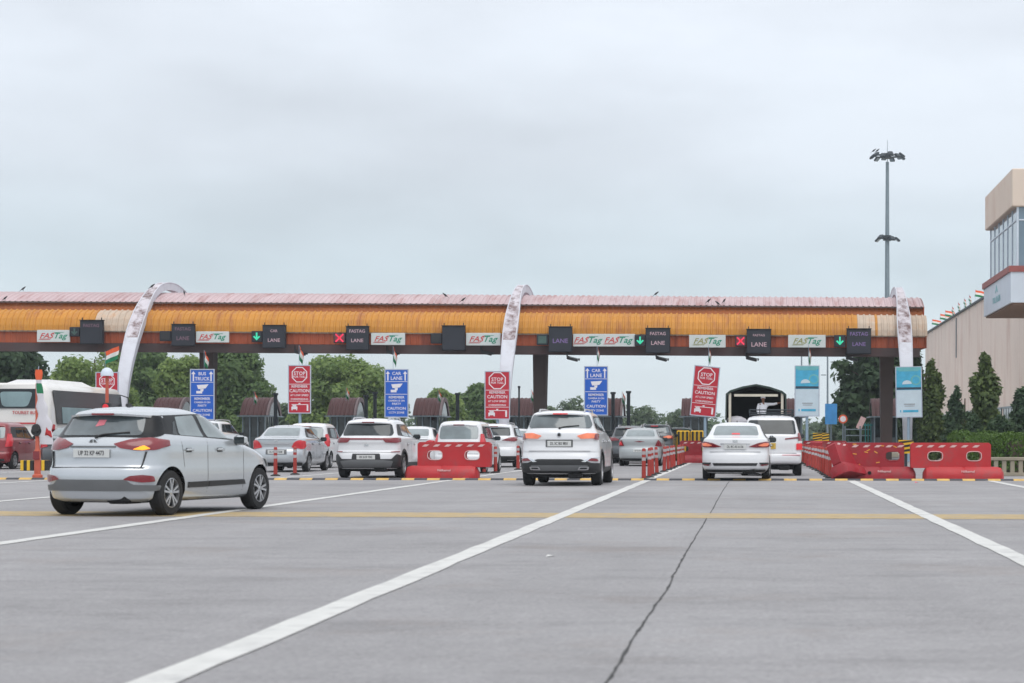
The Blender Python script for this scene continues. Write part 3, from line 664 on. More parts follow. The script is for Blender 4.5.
# small upright hatchback with tall lamps
TALLHATCH = dict(L=3.65, W=1.62, wr=.29, ro=.62, wb=2.43, tw=.17, ne=3.0, ws=(1.08, 1.50), plate=(.66, .25, .055, 'plate_white', 'HR 51 BK 0829'),
    rows=[(.22, .10, 3.5, .70, .4), (.27, .03, 3.58, .775, .4), (.40, .0, 3.64, .80, .4), (.52, .0, 3.65, .81, .4), (.60, .04, 3.64, .81, .4), (.72, .06, 3.58, .808, .4),
          (.88, .07, 3.3, .80, .4), (.98, .08, 2.95, .79, .4), (1.04, .10, 2.85, .77, .38), (1.10, .12, 2.75, .75, .36), (1.25, .17, 2.58, .71, .32), (1.40, .22, 2.40, .675, .3), (1.52, .28, 2.15, .63, .28), (1.58, .38, 1.95, .56, .26)],
    rear=[('rear_window', rnd([(-.60, 1.06), (.60, 1.06), (.58, 1.44), (-.58, 1.44)], .07), 'clear_glass', .008, False),
          ('taillight', rnd([(.63, .76), (.80, .78), (.795, .98), (.725, 1.22), (.66, 1.22), (.66, .98)], .02), 'lamp_glow', .014, True),
          ('bumper_insert', rnd([(-.62, .27), (.62, .27), (.62, .36), (-.62, .36)], .02), 'black_plastic', .008, False),
          ('hatch_seam', [(-.62, .60), (.62, .60), (.62, .607), (-.62, .607)], 'grey_plastic', .006, False)],
    side=[('window_trim', rnd([(.42, 1.09), (2.60, 1.02), (2.10, 1.45), (.58, 1.45)], .05), 'black_plastic', .003),
          ('side_window', rnd([(.90, 1.10), (1.52, 1.08), (1.52, 1.42), (.94, 1.42)], .03), 'window_glass', .007),
          ('side_window', rnd([(1.60, 1.078), (2.44, 1.05), (2.06, 1.41), (1.60, 1.42)], .03), 'window_glass', .007),
          ('door_seam', seam(1.56, .3, 1.05, .005), 'black_plastic', .001)],
    spoiler=(1.50, .54, .06, 'paint'), badge=(.93, 'bar'), mirror=(1.08, 2.48), hz=.90, hy=(1.05, 1.9), headz=.72, rim='alloy')
# saloon with big triangular lamps
OLDSEDAN = dict(SEDAN); OLDSEDAN['plate'] = (.64, .26, .06, 'plate_white', 'DL 4C NB 5508')
OLDSEDAN['rear'] = [('rear_window', rnd([(-.57, 1.16), (.57, 1.16), (.50, 1.405), (-.50, 1.405)], .05), 'clear_glass', .010, False),
          ('taillight', rnd([(.46, .78), (.80, .73), (.842, .80), (.83, .99), (.68, 1.02), (.56, .96)], .04), 'lamp_glow', .012, True),
          ('lip_spoiler', [(-.62, 1.045), (.62, 1.045), (.62, 1.075), (-.62, 1.075)], 'paint', .045, False),
          ('chrome_strip', [(-.40, .88), (.40, .88), (.40, .90), (-.40, .90)], 'chrome', .012, False),
          ('plate_recess', [(-.33, .56), (.33, .56), (.33, .72), (-.33, .72)], 'grey_plastic', .005, False),
          ('rear_valance', rnd([(-.72, .215), (.72, .215), (.75, .30), (-.75, .30)], .02), 'black_plastic', .010, False)]
TAXI = dict(SEDAN); TAXI['plate'] = (.60, .24, .055, 'plate_white', 'UP 16 DT 3360')
TAXI['rear'] = [('rear_window', rnd([(-.57, 1.16), (.57, 1.16), (.50, 1.405), (-.50, 1.405)], .05), 'clear_glass', .010, False),
          ('taillight', rnd([(.60, .79), (.842, .76), (.835, .88), (.74, 1.02), (.70, 1.01)], .02), 'tail_red', .012, True),
          ('lit_lamp', rnd([(-.66, .83), (-.80, .82), (-.79, .90), (-.74, .97)][::-1], .02), 'brake_lit', .018, False),
          ('garnish', rnd([(-.22, .955), (0, .93), (.22, .955), (0, .975)], .01), 'tail_red', .010, False),
          ('rear_valance', rnd([(-.72, .215), (.72, .215), (.75, .30), (-.75, .30)], .02), 'black_plastic', .010, False)]
XSUV = dict(MIDSUV); XSUV['rear'] = [('rear_window', rnd([(-.64, 1.18), (.64, 1.18), (.58, 1.46), (-.58, 1.46)], .05), 'window_glass', .008, False),
          ('taillight', rnd([(.34, 1.0), (.80, .96), (.868, 1.0), (.845, 1.13), (.60, 1.11)], .02), 'tail_red', .014, True),
          ('lower_cladding', rnd([(-.86, .27), (.86, .27), (.885, .42), (-.885, .42)], .03), 'black_plastic', .012, False)]
XSUV['plate'] = (.80, .25, .06, 'plate_white', 'DL 10 CM 4419')
# ================================================================== GROUND
def road_material():
    m = bpy.data.materials.new('road_concrete'); m.use_nodes = True
    nt = m.node_tree; N = nt.nodes; L = nt.links; b = N['Principled BSDF']
    tc = N.new('ShaderNodeTexCoord')
    def noise(sc, det, rough=.6, stretch=(1, 1, 1)):
        mp = N.new('ShaderNodeMapping'); mp.inputs['Scale'].default_value = stretch
        n = N.new('ShaderNodeTexNoise'); n.inputs['Scale'].default_value = sc; n.inputs['Detail'].default_value = det; n.inputs['Roughness'].default_value = rough
        L.new(tc.outputs['Object'], mp.inputs[0]); L.new(mp.outputs[0], n.inputs['Vector']); return n.outputs['Fac']
    def mr(v, a, b_, c, d):
        n = N.new('ShaderNodeMapRange'); n.inputs['From Min'].default_value = a; n.inputs['From Max'].default_value = b_; n.inputs['To Min'].default_value = c; n.inputs['To Max'].default_value = d
        L.new(v, n.inputs['Value']); return n.outputs['Result']
    def mul(a, c):
        n = N.new('ShaderNodeMath'); n.operation = 'MULTIPLY'; L.new(a, n.inputs[0]); L.new(c, n.inputs[1]); return n.outputs[0]
    big = mr(noise(.16, 5), .3, .7, .88, 1.15)
    tyre = mr(noise(1.0, 4, .6, (.9, .05, 1)), .35, .7, 1.03, .93)          # faint wheel tracks along the lanes
    blot = mul(mr(noise(.9, 8, .78, (.32, .9, 1)), .50, .70, 1.04, .77), mul(mr(noise(2.2, 9, .8, (.5, .8, 1)), .56, .70, 1.0, .74), mr(noise(.28, 3), .4, .6, 1.0, 1.0)))           # darker scuffs across
    mid = mr(noise(4, 8, .8), .3, .7, .88, 1.12)
    fine = mr(noise(26, 5, .85), .3, .7, .66, 1.34)
    grit = mr(noise(230, 2, .8), .3, .7, .82, 1.18)
    v = mul(mul(mul(big, tyre), mul(blot, mid)), mul(fine, grit))
    vm = N.new('ShaderNodeVectorMath'); vm.operation = 'SCALE'; vm.inputs[0].default_value = (.276, .270, .276); L.new(v, vm.inputs['Scale'])
    # warm stains
    st = mr(noise(.35, 6, .7), .54, .70, 0, .35)
    mx = N.new('ShaderNodeMix'); mx.data_type = 'RGBA'; L.new(st, mx.inputs['Factor']); L.new(vm.outputs[0], mx.inputs[6]); mx.inputs[7].default_value = (.22, .17, .14, 1)
    L.new(mx.outputs[2], b.inputs['Base Color'])
    L.new(mr(noise(.5, 4), .3, .7, .62, .85), b.inputs['Roughness']); b.inputs['Specular IOR Level'].default_value = .4
    bp = N.new('ShaderNodeBump'); bp.inputs['Strength'].default_value = .35; bp.inputs['Distance'].default_value = .01
    L.new(noise(70, 4, .8), bp.inputs['Height']); L.new(bp.outputs[0], b.inputs['Normal'])
    MATS['road'] = m
road_material()
mat('earth', (.16, .15, .09), .95, var=.25, scale=.08, dirt=(.07, .11, .035), dirtamt=.9, dscale=.03)
mat('line_white', (.60, .60, .58), .65, var=.10, scale=5, dirt=(.34, .34, .34), dirtamt=.65, dscale=2.2)
mat('line_yellow', (.42, .31, .15), .7, var=.16, scale=4, dirt=(.27, .26, .25), dirtamt=1.0, dscale=2.2)
mat('joint_dark', (.045, .045, .045), .9, var=.3, scale=10)

g = MB(); g.add([(-900, -60, -.02), (900, -60, -.02), (900, 1600, -.02), (-900, 1600, -.02)], [(0, 1, 2, 3)])
tag(g.build('ground', 'earth'), kind='structure')
g = MB(); g.add([(-48, -30, 0), (9.2, -30, 0), (9.2, 330, 0), (-48, 330, 0)], [(0, 1, 2, 3)])
tag(g.build('road', 'road'), kind='structure')
g = MB(); g.add([(9.3, -30, .0), (60, -30, .0), (60, 330, .0), (9.3, 330, .0)], [(0, 1, 2, 3)])
tag(g.build('pavement', 'kerb_pale'), kind='structure')
lines = MB()
def strip(x0, y0, x1, y1, w, m=0, z=.004, n=30, jit=.008, seed=1):
    rr = random.Random(seed); vs = []; fs = []
    for k in range(n + 1):
        u = k / n; x = x0 + (x1 - x0) * u; y = y0 + (y1 - y0) * u
        a, b = rr.uniform(-jit, jit), rr.uniform(-jit, jit)
        vs += [(x - w / 2 + a, y, z), (x + w / 2 + b, y, z)]
    for k in range(n): fs.append((2 * k, 2 * k + 1, 2 * k + 3, 2 * k + 2))
    lines.add(vs, fs, m)
for i, (xa, xb) in enumerate(((-2.68, -2.84), (2.39, 2.42), (-7.76, -7.88), (-12.85, -12.95), (-17.95, -18.0), (-23.0, -23.1), (5.95, 6.0))):
    strip(xa, 4, xb, 50.3, .215, 0, .006, 60, .012, i)
    if i != 6: strip(xb, 50.8, xb - .1 if xb < 0 else xb - .05, 92, .17, 0, .004, 40, .01, i + 20)
tag(lines.build('lane_marking', 'line_white'), kind='structure')
yl = MB(); rr = random.Random(5); n = 120
vs = []; fs = []
for k in range(n + 1):
    x = -30 + 39 * k / n; vs += [(x, 27.75 + rr.uniform(-.03, .03), .004), (x, 28.95 + rr.uniform(-.03, .03), .004)]
for k in range(n): fs.append((2 * k, 2 * k + 2, 2 * k + 3, 2 * k + 1))
# stays under the white lines: cut into runs between them
yl = MB(); cuts = [-23.0, -17.95, -12.88, -7.8, -2.76, 2.4, 5.96]
xs = [-30] + [c for c in cuts] + [9.1]
for a, b in zip(xs[:-1], xs[1:]):
    a2 = a; b2 = b; K = 20; vs = []; fs = []
    for k in range(K + 1):
        x = a2 + (b2 - a2) * k / K; vs += [(x, 26.65 - .05 * x + rr.uniform(-.03, .03), .003), (x, 28.35 - .05 * x + rr.uniform(-.03, .03), .003)]
    for k in range(K): fs.append((2 * k, 2 * k + 2, 2 * k + 3, 2 * k + 1))
    yl.add(vs, fs)
tag(yl.build('stop_line', 'line_yellow'), kind='structure')
# wandering lane joint
jt = MB(); rr = random.Random(8); x = -.70; y = 5.0; vs = []; fs = []
while y < 49.5:
    w = .005 + .004 * rr.random() + (.006 if rr.random() < .15 else 0)
    vs += [(x - w, y, .002), (x + w, y, .002)]
    dy = .12 if y < 20 else .3
    y += dy; x += rr.uniform(-.005, .005) + (-.665 - .0015 * (y - 8) - x) * .05
for k in range(len(vs) // 2 - 1): fs.append((2 * k, 2 * k + 1, 2 * k + 3, 2 * k + 2))
jt.add(vs, fs)
tag(jt.build('road_joint', 'joint_dark'), kind='structure')

# rubber speed bump, black and yellow modules
sb = MB(); x = -29.0; k = 0
while x < 9.0:
    prof = [(50.42, .0), (50.46, .03), (50.52, .048), (50.62, .05), (50.68, .03), (50.72, 0)]
    a, b = x + .004, x + .326
    sb.add([(a, p[0], p[1] - .002) for p in prof] + [(b, p[0], p[1] - .002) for p in prof],
           [(i, i + 1, i + 7, i + 6) for i in range(5)] + [(5, 4, 3, 2, 1, 0), (6, 7, 8, 9, 10, 11)], k % 2)
    x += .33; k += 1
tag(sb.build('speed_bump', ['bump_yellow', 'bump_black']), 'long low speed bump of alternating yellow and black blocks across the lanes', 'speed bump')
# small litter
lt = MB(); lt.add([(0, 0, .006), (.07, .01, .014), (.08, .06, .01), (.01, .05, .018)], [(0, 1, 2), (0, 2, 3)])
o = lt.build('litter', 'white_matte', loc=at(546, 557, 18.0)); o.location.z = 0; tag(o, 'scrap of white litter lying on the open road left of the crack', 'litter')
o = MB().add([(0, 0, .01), (.09, .01, .03), (.10, .07, .02), (.02, .06, .05)], [(0, 1, 2), (0, 2, 3)]).build('litter', 'sticker_red', loc=(4.0 * .96, 47.5, 0)); tag(o, 'scrap of red litter lying before the speed bump', 'litter')

# ================================================================== CANOPY
CY = 97.0
can = thing('toll_canopy', 'long orange and pink toll plaza canopy spanning all the lanes', 'toll canopy', (0, CY, 0)); can.rotation_euler[1] = .0050
XL, XR = -46.0, 8.35
def corrugate(prof, x0, x1, pitch, depth, mfun=lambda x: 0, slope=0):
    mb = MB(); P = [Vector((0, a, b)) for a, b in prof]; nrm = []
    for i in range(len(P)):
        t = (P[min(i + 1, len(P) - 1)] - P[max(i - 1, 0)]).normalized(); nrm.append(Vector((0, -t.z, t.y)))
    xs = []; x = x0; k = 0; seq = (0, .38, .46, .54, .62)
    while x < x1:
        for f, d in ((0, 0), (.55, 0), (.66, 1), (.88, 1)):
            xx = x + f * pitch
            if xx < x1: xs.append((xx, d))
        x += pitch
    xs.append((x1, 0)); n = len(P); vs = []; fs = []; ms = []
    for xx, d in xs: vs += [Vector((xx, p.y, p.z)) + nn * depth * d for p, nn in zip(P, nrm)]
    for k in range(len(xs) - 1):
        for i in range(n - 1): mb.f.append((k * n + i, (k + 1) * n + i, (k + 1) * n + i + 1, k * n + i + 1)); mb.m.append(mfun((xs[k][0] + xs[k + 1][0]) / 2))
    mb.v = [tuple(v) for v in vs]; return mb
roofp = []
for k in range(15):
    t = k / 14; y = .38 + t * 7.4; 
    z = 7.68 + .66 * (1 - abs((t - .42) / (.42 if t < .42 else .58)) ** 2.0) - (0 if t < .42 else .9 * ((t - .42) / .58) ** 2)
    roofp.append((y, z))
corrugate(roofp, XL, XR - .05, .29, .045).build('roof_sheet', 'canopy_pink', can)
e = MB(); e.box(((XL + XR) / 2, .37, 7.66), (XR - XL - .3, .05, .07), 0); e.build('eave_edge', 'column_brown', can)
corrugate([(.46, 7.15), (.50, 7.42), (.62, 7.66)], XL, XR - .1, .29, .02).build('upper_band', 'canopy_band', can)
fade = lambda x: 1 if (-32.6 < x < -30.95 or 4.85 < x < 8.4) and not (5.75 < x < 5.98) else 0
corrugate([(-1.02, 6.17), (-.98, 6.45), (-.84, 6.78), (-.55, 7.06), (-.10, 7.24)], XL, XR, .29, .05, fade).build('front_panel', ['canopy_orange', 'canopy_faded'], can)
e = MB(); e.box(((XL + XR) / 2, .18, 7.232), (XR - XL - .02, .56, .02), 0); e.build('panel_ledge', 'canopy_faded', can)
corrugate([(-.86, 5.58), (-.86, 6.16)], XL, XR - .02, .29, .025).build('fascia', 'canopy_fascia', can)
e = MB(); e.box(((XL + XR) / 2, -.93, 6.155), (XR - XL, .08, .07), 0); e.build('panel_gutter', 'canopy_faded', can)
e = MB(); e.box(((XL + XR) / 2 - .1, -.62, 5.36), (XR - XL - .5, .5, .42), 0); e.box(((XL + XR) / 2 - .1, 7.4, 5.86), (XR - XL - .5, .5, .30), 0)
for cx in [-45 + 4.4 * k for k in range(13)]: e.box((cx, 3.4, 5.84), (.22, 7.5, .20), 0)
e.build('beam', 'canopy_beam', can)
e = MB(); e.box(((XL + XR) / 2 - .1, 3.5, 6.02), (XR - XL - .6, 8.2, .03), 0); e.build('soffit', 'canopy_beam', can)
corrugate([(8.0, 5.74), (8.0, 6.4), (7.8, 6.9)], XL, XR - .1, .29, .02).build('rear_fascia', 'canopy_fascia', can)
capy = [(-.86, 5.58), (-1.0, 6.17), (-.80, 6.78), (-.10, 7.22), (.46, 7.22)] + roofp + [(8.0, 6.4), (8.0, 5.74)]
for xx in (XR - .10, XL + .1):
    e = MB(); e.add([(xx, a, b) for a, b in capy] + [(xx + .06, a, b) for a, b in capy],
        [tuple(range(len(capy))), tuple(range(2 * len(capy) - 1, len(capy) - 1, -1))] + [(i, (i + 1) % len(capy), len(capy) + (i + 1) % len(capy), len(capy) + i) for i in range(len(capy))])
    e.build('end_cap', 'canopy_fascia', can)
for cx in (gx(886, 100), gx(540, 100), gx(208, 100), gx(208, 100) - 17.3):
    e = MB(); a, b = .26, .36
    e.add([(cx - a, 2.65, -.4), (cx + a, 2.65, -.4), (cx + a, 3.35, -.4), (cx - a, 3.35, -.4), (cx - b, 2.55, 5.75), (cx + b, 2.55, 5.75), (cx + b, 3.45, 5.75), (cx - b, 3.45, 5.75)],
          [(3, 2, 1, 0), (4, 5, 6, 7), (0, 1, 5, 4), (1, 2, 6, 5), (2, 3, 7, 6), (3, 0, 4, 7)])
    e.box((cx, 3.0, 5.68), (.95, 1.2, .14), 0); e.build('support_column', 'column_brown', can)
# curved white ribs
ribpts = [(-3.9, -.3), (-3.8, 1.2), (-3.45, 3.0), (-3.0, 4.2), (-2.2, 5.45), (-1.5, 6.3), (-.45, 7.25), (.7, 8.0), (2.0, 8.5), (3.5, 8.72), (5.2, 8.65), (6.8, 8.2), (8.0, 7.3), (8.6, 6.0)]
def sm(pts, sub=4):
    out = []
    for i in range(len(pts) - 1):
        p0 = pts[max(i - 1, 0)]; p1 = pts[i]; p2 = pts[i + 1]; p3 = pts[min(i + 2, len(pts) - 1)]
        for k in range(sub):
            t = k / sub
            out.append(tuple(.5 * (2 * b + (c - a) * t + (2 * a - 5 * b + 4 * c - d) * t * t + (3 * b - a - 3 * c + d) * t ** 3) for a, b, c, d in zip(p0, p1, p2, p3)))
    return out + [pts[-1]]
for xr in (gx(906, 94) , gx(506, 94), gx(125.3, 94) , gx(125.3, 94) - 17.8):
    P = sm(ribpts); e = MB(); n = len(P); vs = []
    for i, (y, z) in enumerate(P):
        a = Vector((P[min(i + 1, n - 1)][0] - P[max(i - 1, 0)][0], P[min(i + 1, n - 1)][1] - P[max(i - 1, 0)][1])).normalized()
        ny, nz = -a.y, a.x
        w = .19 + .14 * min(1, max(0, (z - 1) / 5)) if y < 3 else .33
        w *= 1 - .48 * min(1, max(0, (z - 6.9) / 1.7))
        d = .13 + .06 * min(1, max(0, z / 6))
        vs += [(xr - w, y + ny * d, z + nz * d), (xr + w, y + ny * d, z + nz * d), (xr + w, y - ny * d, z - nz * d), (xr - w, y - ny * d, z - nz * d)]
    o0 = len(e.v); e.v += vs
    for i in range(n - 1):
        for q in range(4):
            r = (q + 1) % 4
            e.f.append((i * 4 + q, i * 4 + r, i * 4 + 4 + r, i * 4 + 4 + q)); e.m.append(1 if (5.6 < P[i][1] < 8.95 and q == 0 and P[i][0] < 2.6) else 0)
    e.f += [(3, 2, 1, 0), tuple((n - 1) * 4 + q for q in range(4))]; e.m += [0, 0]
    # raised edge flanges
    for sx in (-1, 1):
        for i in range(n - 1):
            a, b = Vector(vs[i * 4 + (0 if sx < 0 else 1)]), Vector(vs[(i + 1) * 4 + (0 if sx < 0 else 1)])
            e.tube(a, b, .03, .03, 5, 0, caps=False)
    e.build('arch_rib', ['arch_white', 'arch_rust'], can, smooth=True, angle=30)

# ---------------- boards on the beam
BY = 95.72
def px_box(x0, y0, x1, y1, Y):
    a = at(x0, y1, Y); b = at(x1, y0, Y); return (a + b) / 2, b.x - a.x, b.z - a.z
def text_at(mb, s, c, size, m, wx=1.0, shear=0.0):
    mb.text(s, size, Matrix.Translation(c) @ FRONT, m, wx, shear=shear)
def tag_board(x0, y0, x1, y1, label, n=1, cols=('logo_red', 'logo_green')):
    c, w, h = px_box(x0, y0, x1, y1, BY)
    r = thing('advert_board', label, 'board', c, 0, 'toll tag boards along the canopy')
    b = MB(); b.box((0, 0, 0), (w, .07, h), 0, bev=.012); b.box((-w * .35, .09, 0), (.06, .12, h * .8), 1); b.box((w * .35, .09, 0), (.06, .12, h * .8), 1)
    b.build('panel', ['board_white', 'dark_steel'], r)
    t = MB()
    for k in range(n):
        cx = -w / 2 + w * (k + .5) / n
        if n == 2: cx = (-.26, .23)[k] * w
        wd = .80 * 1.55
        t.text('FAS', h * .60, Matrix.Translation((cx - .36, -.04, 0)) @ FRONT, 0, 1.15, shear=.35)
        t.text('Tag', h * .66, Matrix.Translation((cx + .30, -.04, 0)) @ FRONT, 1, 1.15, shear=.35)
        for q in range(2): t.box((cx - .40 - .05 * q, -.042, -h * (.24 + .06 * q)), (.55, .006, .018), 0)
        for q in range(3): t.box((cx + .02 - .03 * q, -.042, h * (.16 - .1 * q) + .06), (.10, .006, .016), 0)
        t.box((cx + .28, -.042, h * .30), (.45, .006, .018), 1)
    t.build('logo_lettering', list(cols), r); return r
tag_board(37, 330, 70, 342, 'white toll tag board leftmost on the canopy, left of the first dark display')
tag_board(196, 331.5, 229, 342.5, 'white toll tag board between the second and third displays from the left')
tag_board(371, 333, 405, 345, 'white toll tag board right of the left red cross display')
tag_board(466, 333, 500.5, 345.5, 'white toll tag board just left of the middle white rib')
tag_board(573, 334, 635, 346.5, 'extra long white toll tag board with two logos side by side', 2)
tag_board(689, 335, 725.5, 347.5, 'faded toll tag board with olive lettering left of the second red cross', 1, ('logo_olive', 'logo_green'))
tag_board(788, 335, 825.5, 347.5, 'faded toll tag board with olive lettering left of the rightmost display', 1, ('logo_olive', 'logo_green'))

def led(x0, y0, x1, y1, label, lines=()):
    c, w, h = px_box(x0, y0, x1, y1, BY - .14)
    r = thing('lane_display', label, 'display board', c, 0, 'lane displays along the canopy')
    b = MB(); b.box((0, .06, 0), (w, .22, h), 0, bev=.02); b.box((-w * .42, .05, h / 2 + .07), (.04, .04, .16), 0); b.box((w * .42, .05, h / 2 + .07), (.04, .04, .16), 0)
    b.box((0, .05, h / 2 + .015), (w * 1.04, .30, .03), 0); b.build('casing', 'led_case', r)
    f = MB(); f.box((0, -.055, 0), (w * .93, .012, h * .93), 0); f.build('screen', 'led_board', r)
    if lines:
        for s, z, size, wx in lines[1:]:
            t = MB(); t.text(s, size, Matrix.Translation((0, -.066, z)) @ FRONT, 0, wx); t.build('display_lettering', lines[0], r)
    return r
led(80, 320.5, 103, 344, 'dark blank lane display leftmost on the canopy', ('led_textdim', ('FASTAG', .32, .22, 1.0)))
led(171.5, 324.5, 194.5, 346, 'dim lane display right of the left white rib', ('led_textdim', ('FASTAG', .30, .22, 1.0), ('LANE', -.16, .26, 1.0)))
led(262.5, 325.5, 285.5, 348, 'lane display beside the green arrow on the left half', ('led_text', ('CAR', .28, .18, 1.0), ('LANE', -.18, .24, 1.05)))
led(346, 326.5, 368.5, 350, 'lane display beside the red cross on the left half', ('led_text', ('FASTAG', .34, .22, 1.0), ('LANE', -.12, .24, 1.05)))
led(442, 326, 465, 350.5, 'unlit blank lane display left of the middle white rib')
led(548.5, 327, 572, 352, 'lane display with only a violet second line right of the middle rib', ('led_violet', ('LANE', -.08, .30, 1.05)))
led(645.5, 328.5, 670, 353, 'lane display with lit lettering beside the middle green arrow', ('led_text', ('FASTAG', .34, .22, 1.0), ('LANE', -.12, .27, 1.05)))
led(746.5, 329.5, 771, 353.5, 'lane display beside the right red cross', ('led_text', ('FASTAG', .30, .15, 1.1), ('LANE', -.16, .30, 1.05)))
led(846.5, 329, 871, 354, 'rightmost lane display with violet lettering', ('led_violet', ('FASTAG', .36, .25, 1.0), ('LANE', -.14, .26, 1.05)))
def signal(x0, y0, x1, y1, kind, label):
    c, w, h = px_box(x0, y0, x1, y1, BY - .10)
    r = thing('lane_signal', label, 'lane signal', c, 0, 'lane signals along the canopy')
    b = MB(); b.box((0, .05, 0), (w, .18, h), 0, bev=.02); b.box((0, .15, 0), (w * .4, .12, h * .4), 0); b.build('housing', 'led_case', r)
    s = MB(); M = Matrix.Translation((0, -.05, 0)) @ FRONT
    if kind == 'x':
        for a in (45, -45): s.box((0, 0, 0), (w * .92, .075, .012), 0, M=M @ Matrix.Rotation(R(a), 4, 'Z'))
        s.box((0, 0, -.004), (w * .8, h * .8, .006), 1, M=M); s.build('red_cross', ['led_red', 'tail_red'], r)
    elif kind in ('down', 'dim'):
        s.box((0, h * .08, 0), (.08, h * .55, .012), 0, M=M)
        s.prism([(0, -h * .36), (w * .34, -h * .02), (w * .22, h * .06), (0, -h * .16), (-w * .22, h * .06), (-w * .34, -h * .02)], -.006, .006, M)
        s.build('green_arrow', 'led_green' if kind == 'down' else 'led_dim', r)
    else:
        s.box((0, 0, 0), (w * .7, h * .7, .01), 0, M=M); s.build('dark_lens', 'led_dim' if kind == 'off2' else 'black_plastic', r)
signal(69.5, 327, 79.5, 336.5, 'dim', 'dim green arrow signal beside the leftmost display')
signal(159.5, 331, 171, 341, 'off', 'unlit signal box beside the second display from the left')
signal(251.5, 331, 262, 342, 'down', 'lit green arrow signal on the left half of the canopy')
signal(333.5, 333, 345.5, 343, 'x', 'red cross signal on the left half of the canopy')
signal(430.5, 333.5, 441.5, 343.5, 'off', 'unlit signal box left of the blank display')
signal(536.5, 334.5, 548, 345, 'off2', 'faint grey green signal box right of the middle rib')
signal(634.5, 335, 645.5, 346, 'down', 'lit green arrow signal right of the long two logo board')
signal(735, 335.5, 746, 346.5, 'x', 'red cross signal on the right half of the canopy')
signal(834, 335, 845.5, 347, 'down', 'lit green arrow signal beside the rightmost display')

cam0 = None
def cctv(px, py, label, flip=1):
    p = at(px, py, 96.1)
    r = thing('security_camera', label, 'camera', p, 0, 'cameras under the canopy beam')
    b = MB(); b.tube((0, 0, .25), (0, 0, 0), .035, .035, 8); b.box((flip * .05, 0, 0), (.12, .10, .10), 0); b.build('bracket', 'black_plastic', r)
    b = MB(); T = Matrix.Rotation(R(14) * flip, 4, 'Y'); b.box((flip * .28, -.05, -.04), (.56, .20, .14), 0, M=T, bev=.03); b.box((flip * .30, -.05, .05), (.66, .26, .02), 0, M=T)
    b.tube((flip * .56, -.05, -.12), (flip * .63, -.05, -.13), .06, .06, 10); b.build('camera_body', 'black_plastic', r)
for px, py, lb, f in ((295, 351, 'left', 1), (387, 351, 'a', 1), (481, 351, 'b', 1), (567, 357, 'c', 1), (656, 357, 'd', 1), (746, 357, 'e', 1), (846, 357, 'f', 1)):
    nm = {'left': 'black security camera under the beam above the left red stop board', 'a': 'black security camera under the beam above the left blue car lane board', 'b': 'black security camera under the beam left of the middle rib',
          'c': 'black security camera under the beam near the middle support column', 'd': 'black security camera under the beam below the middle lit display', 'e': 'black security camera under the beam below the display by the right red cross', 'f': 'black security camera under the rightmost display'}[lb]
    cctv(px, py, nm, f)

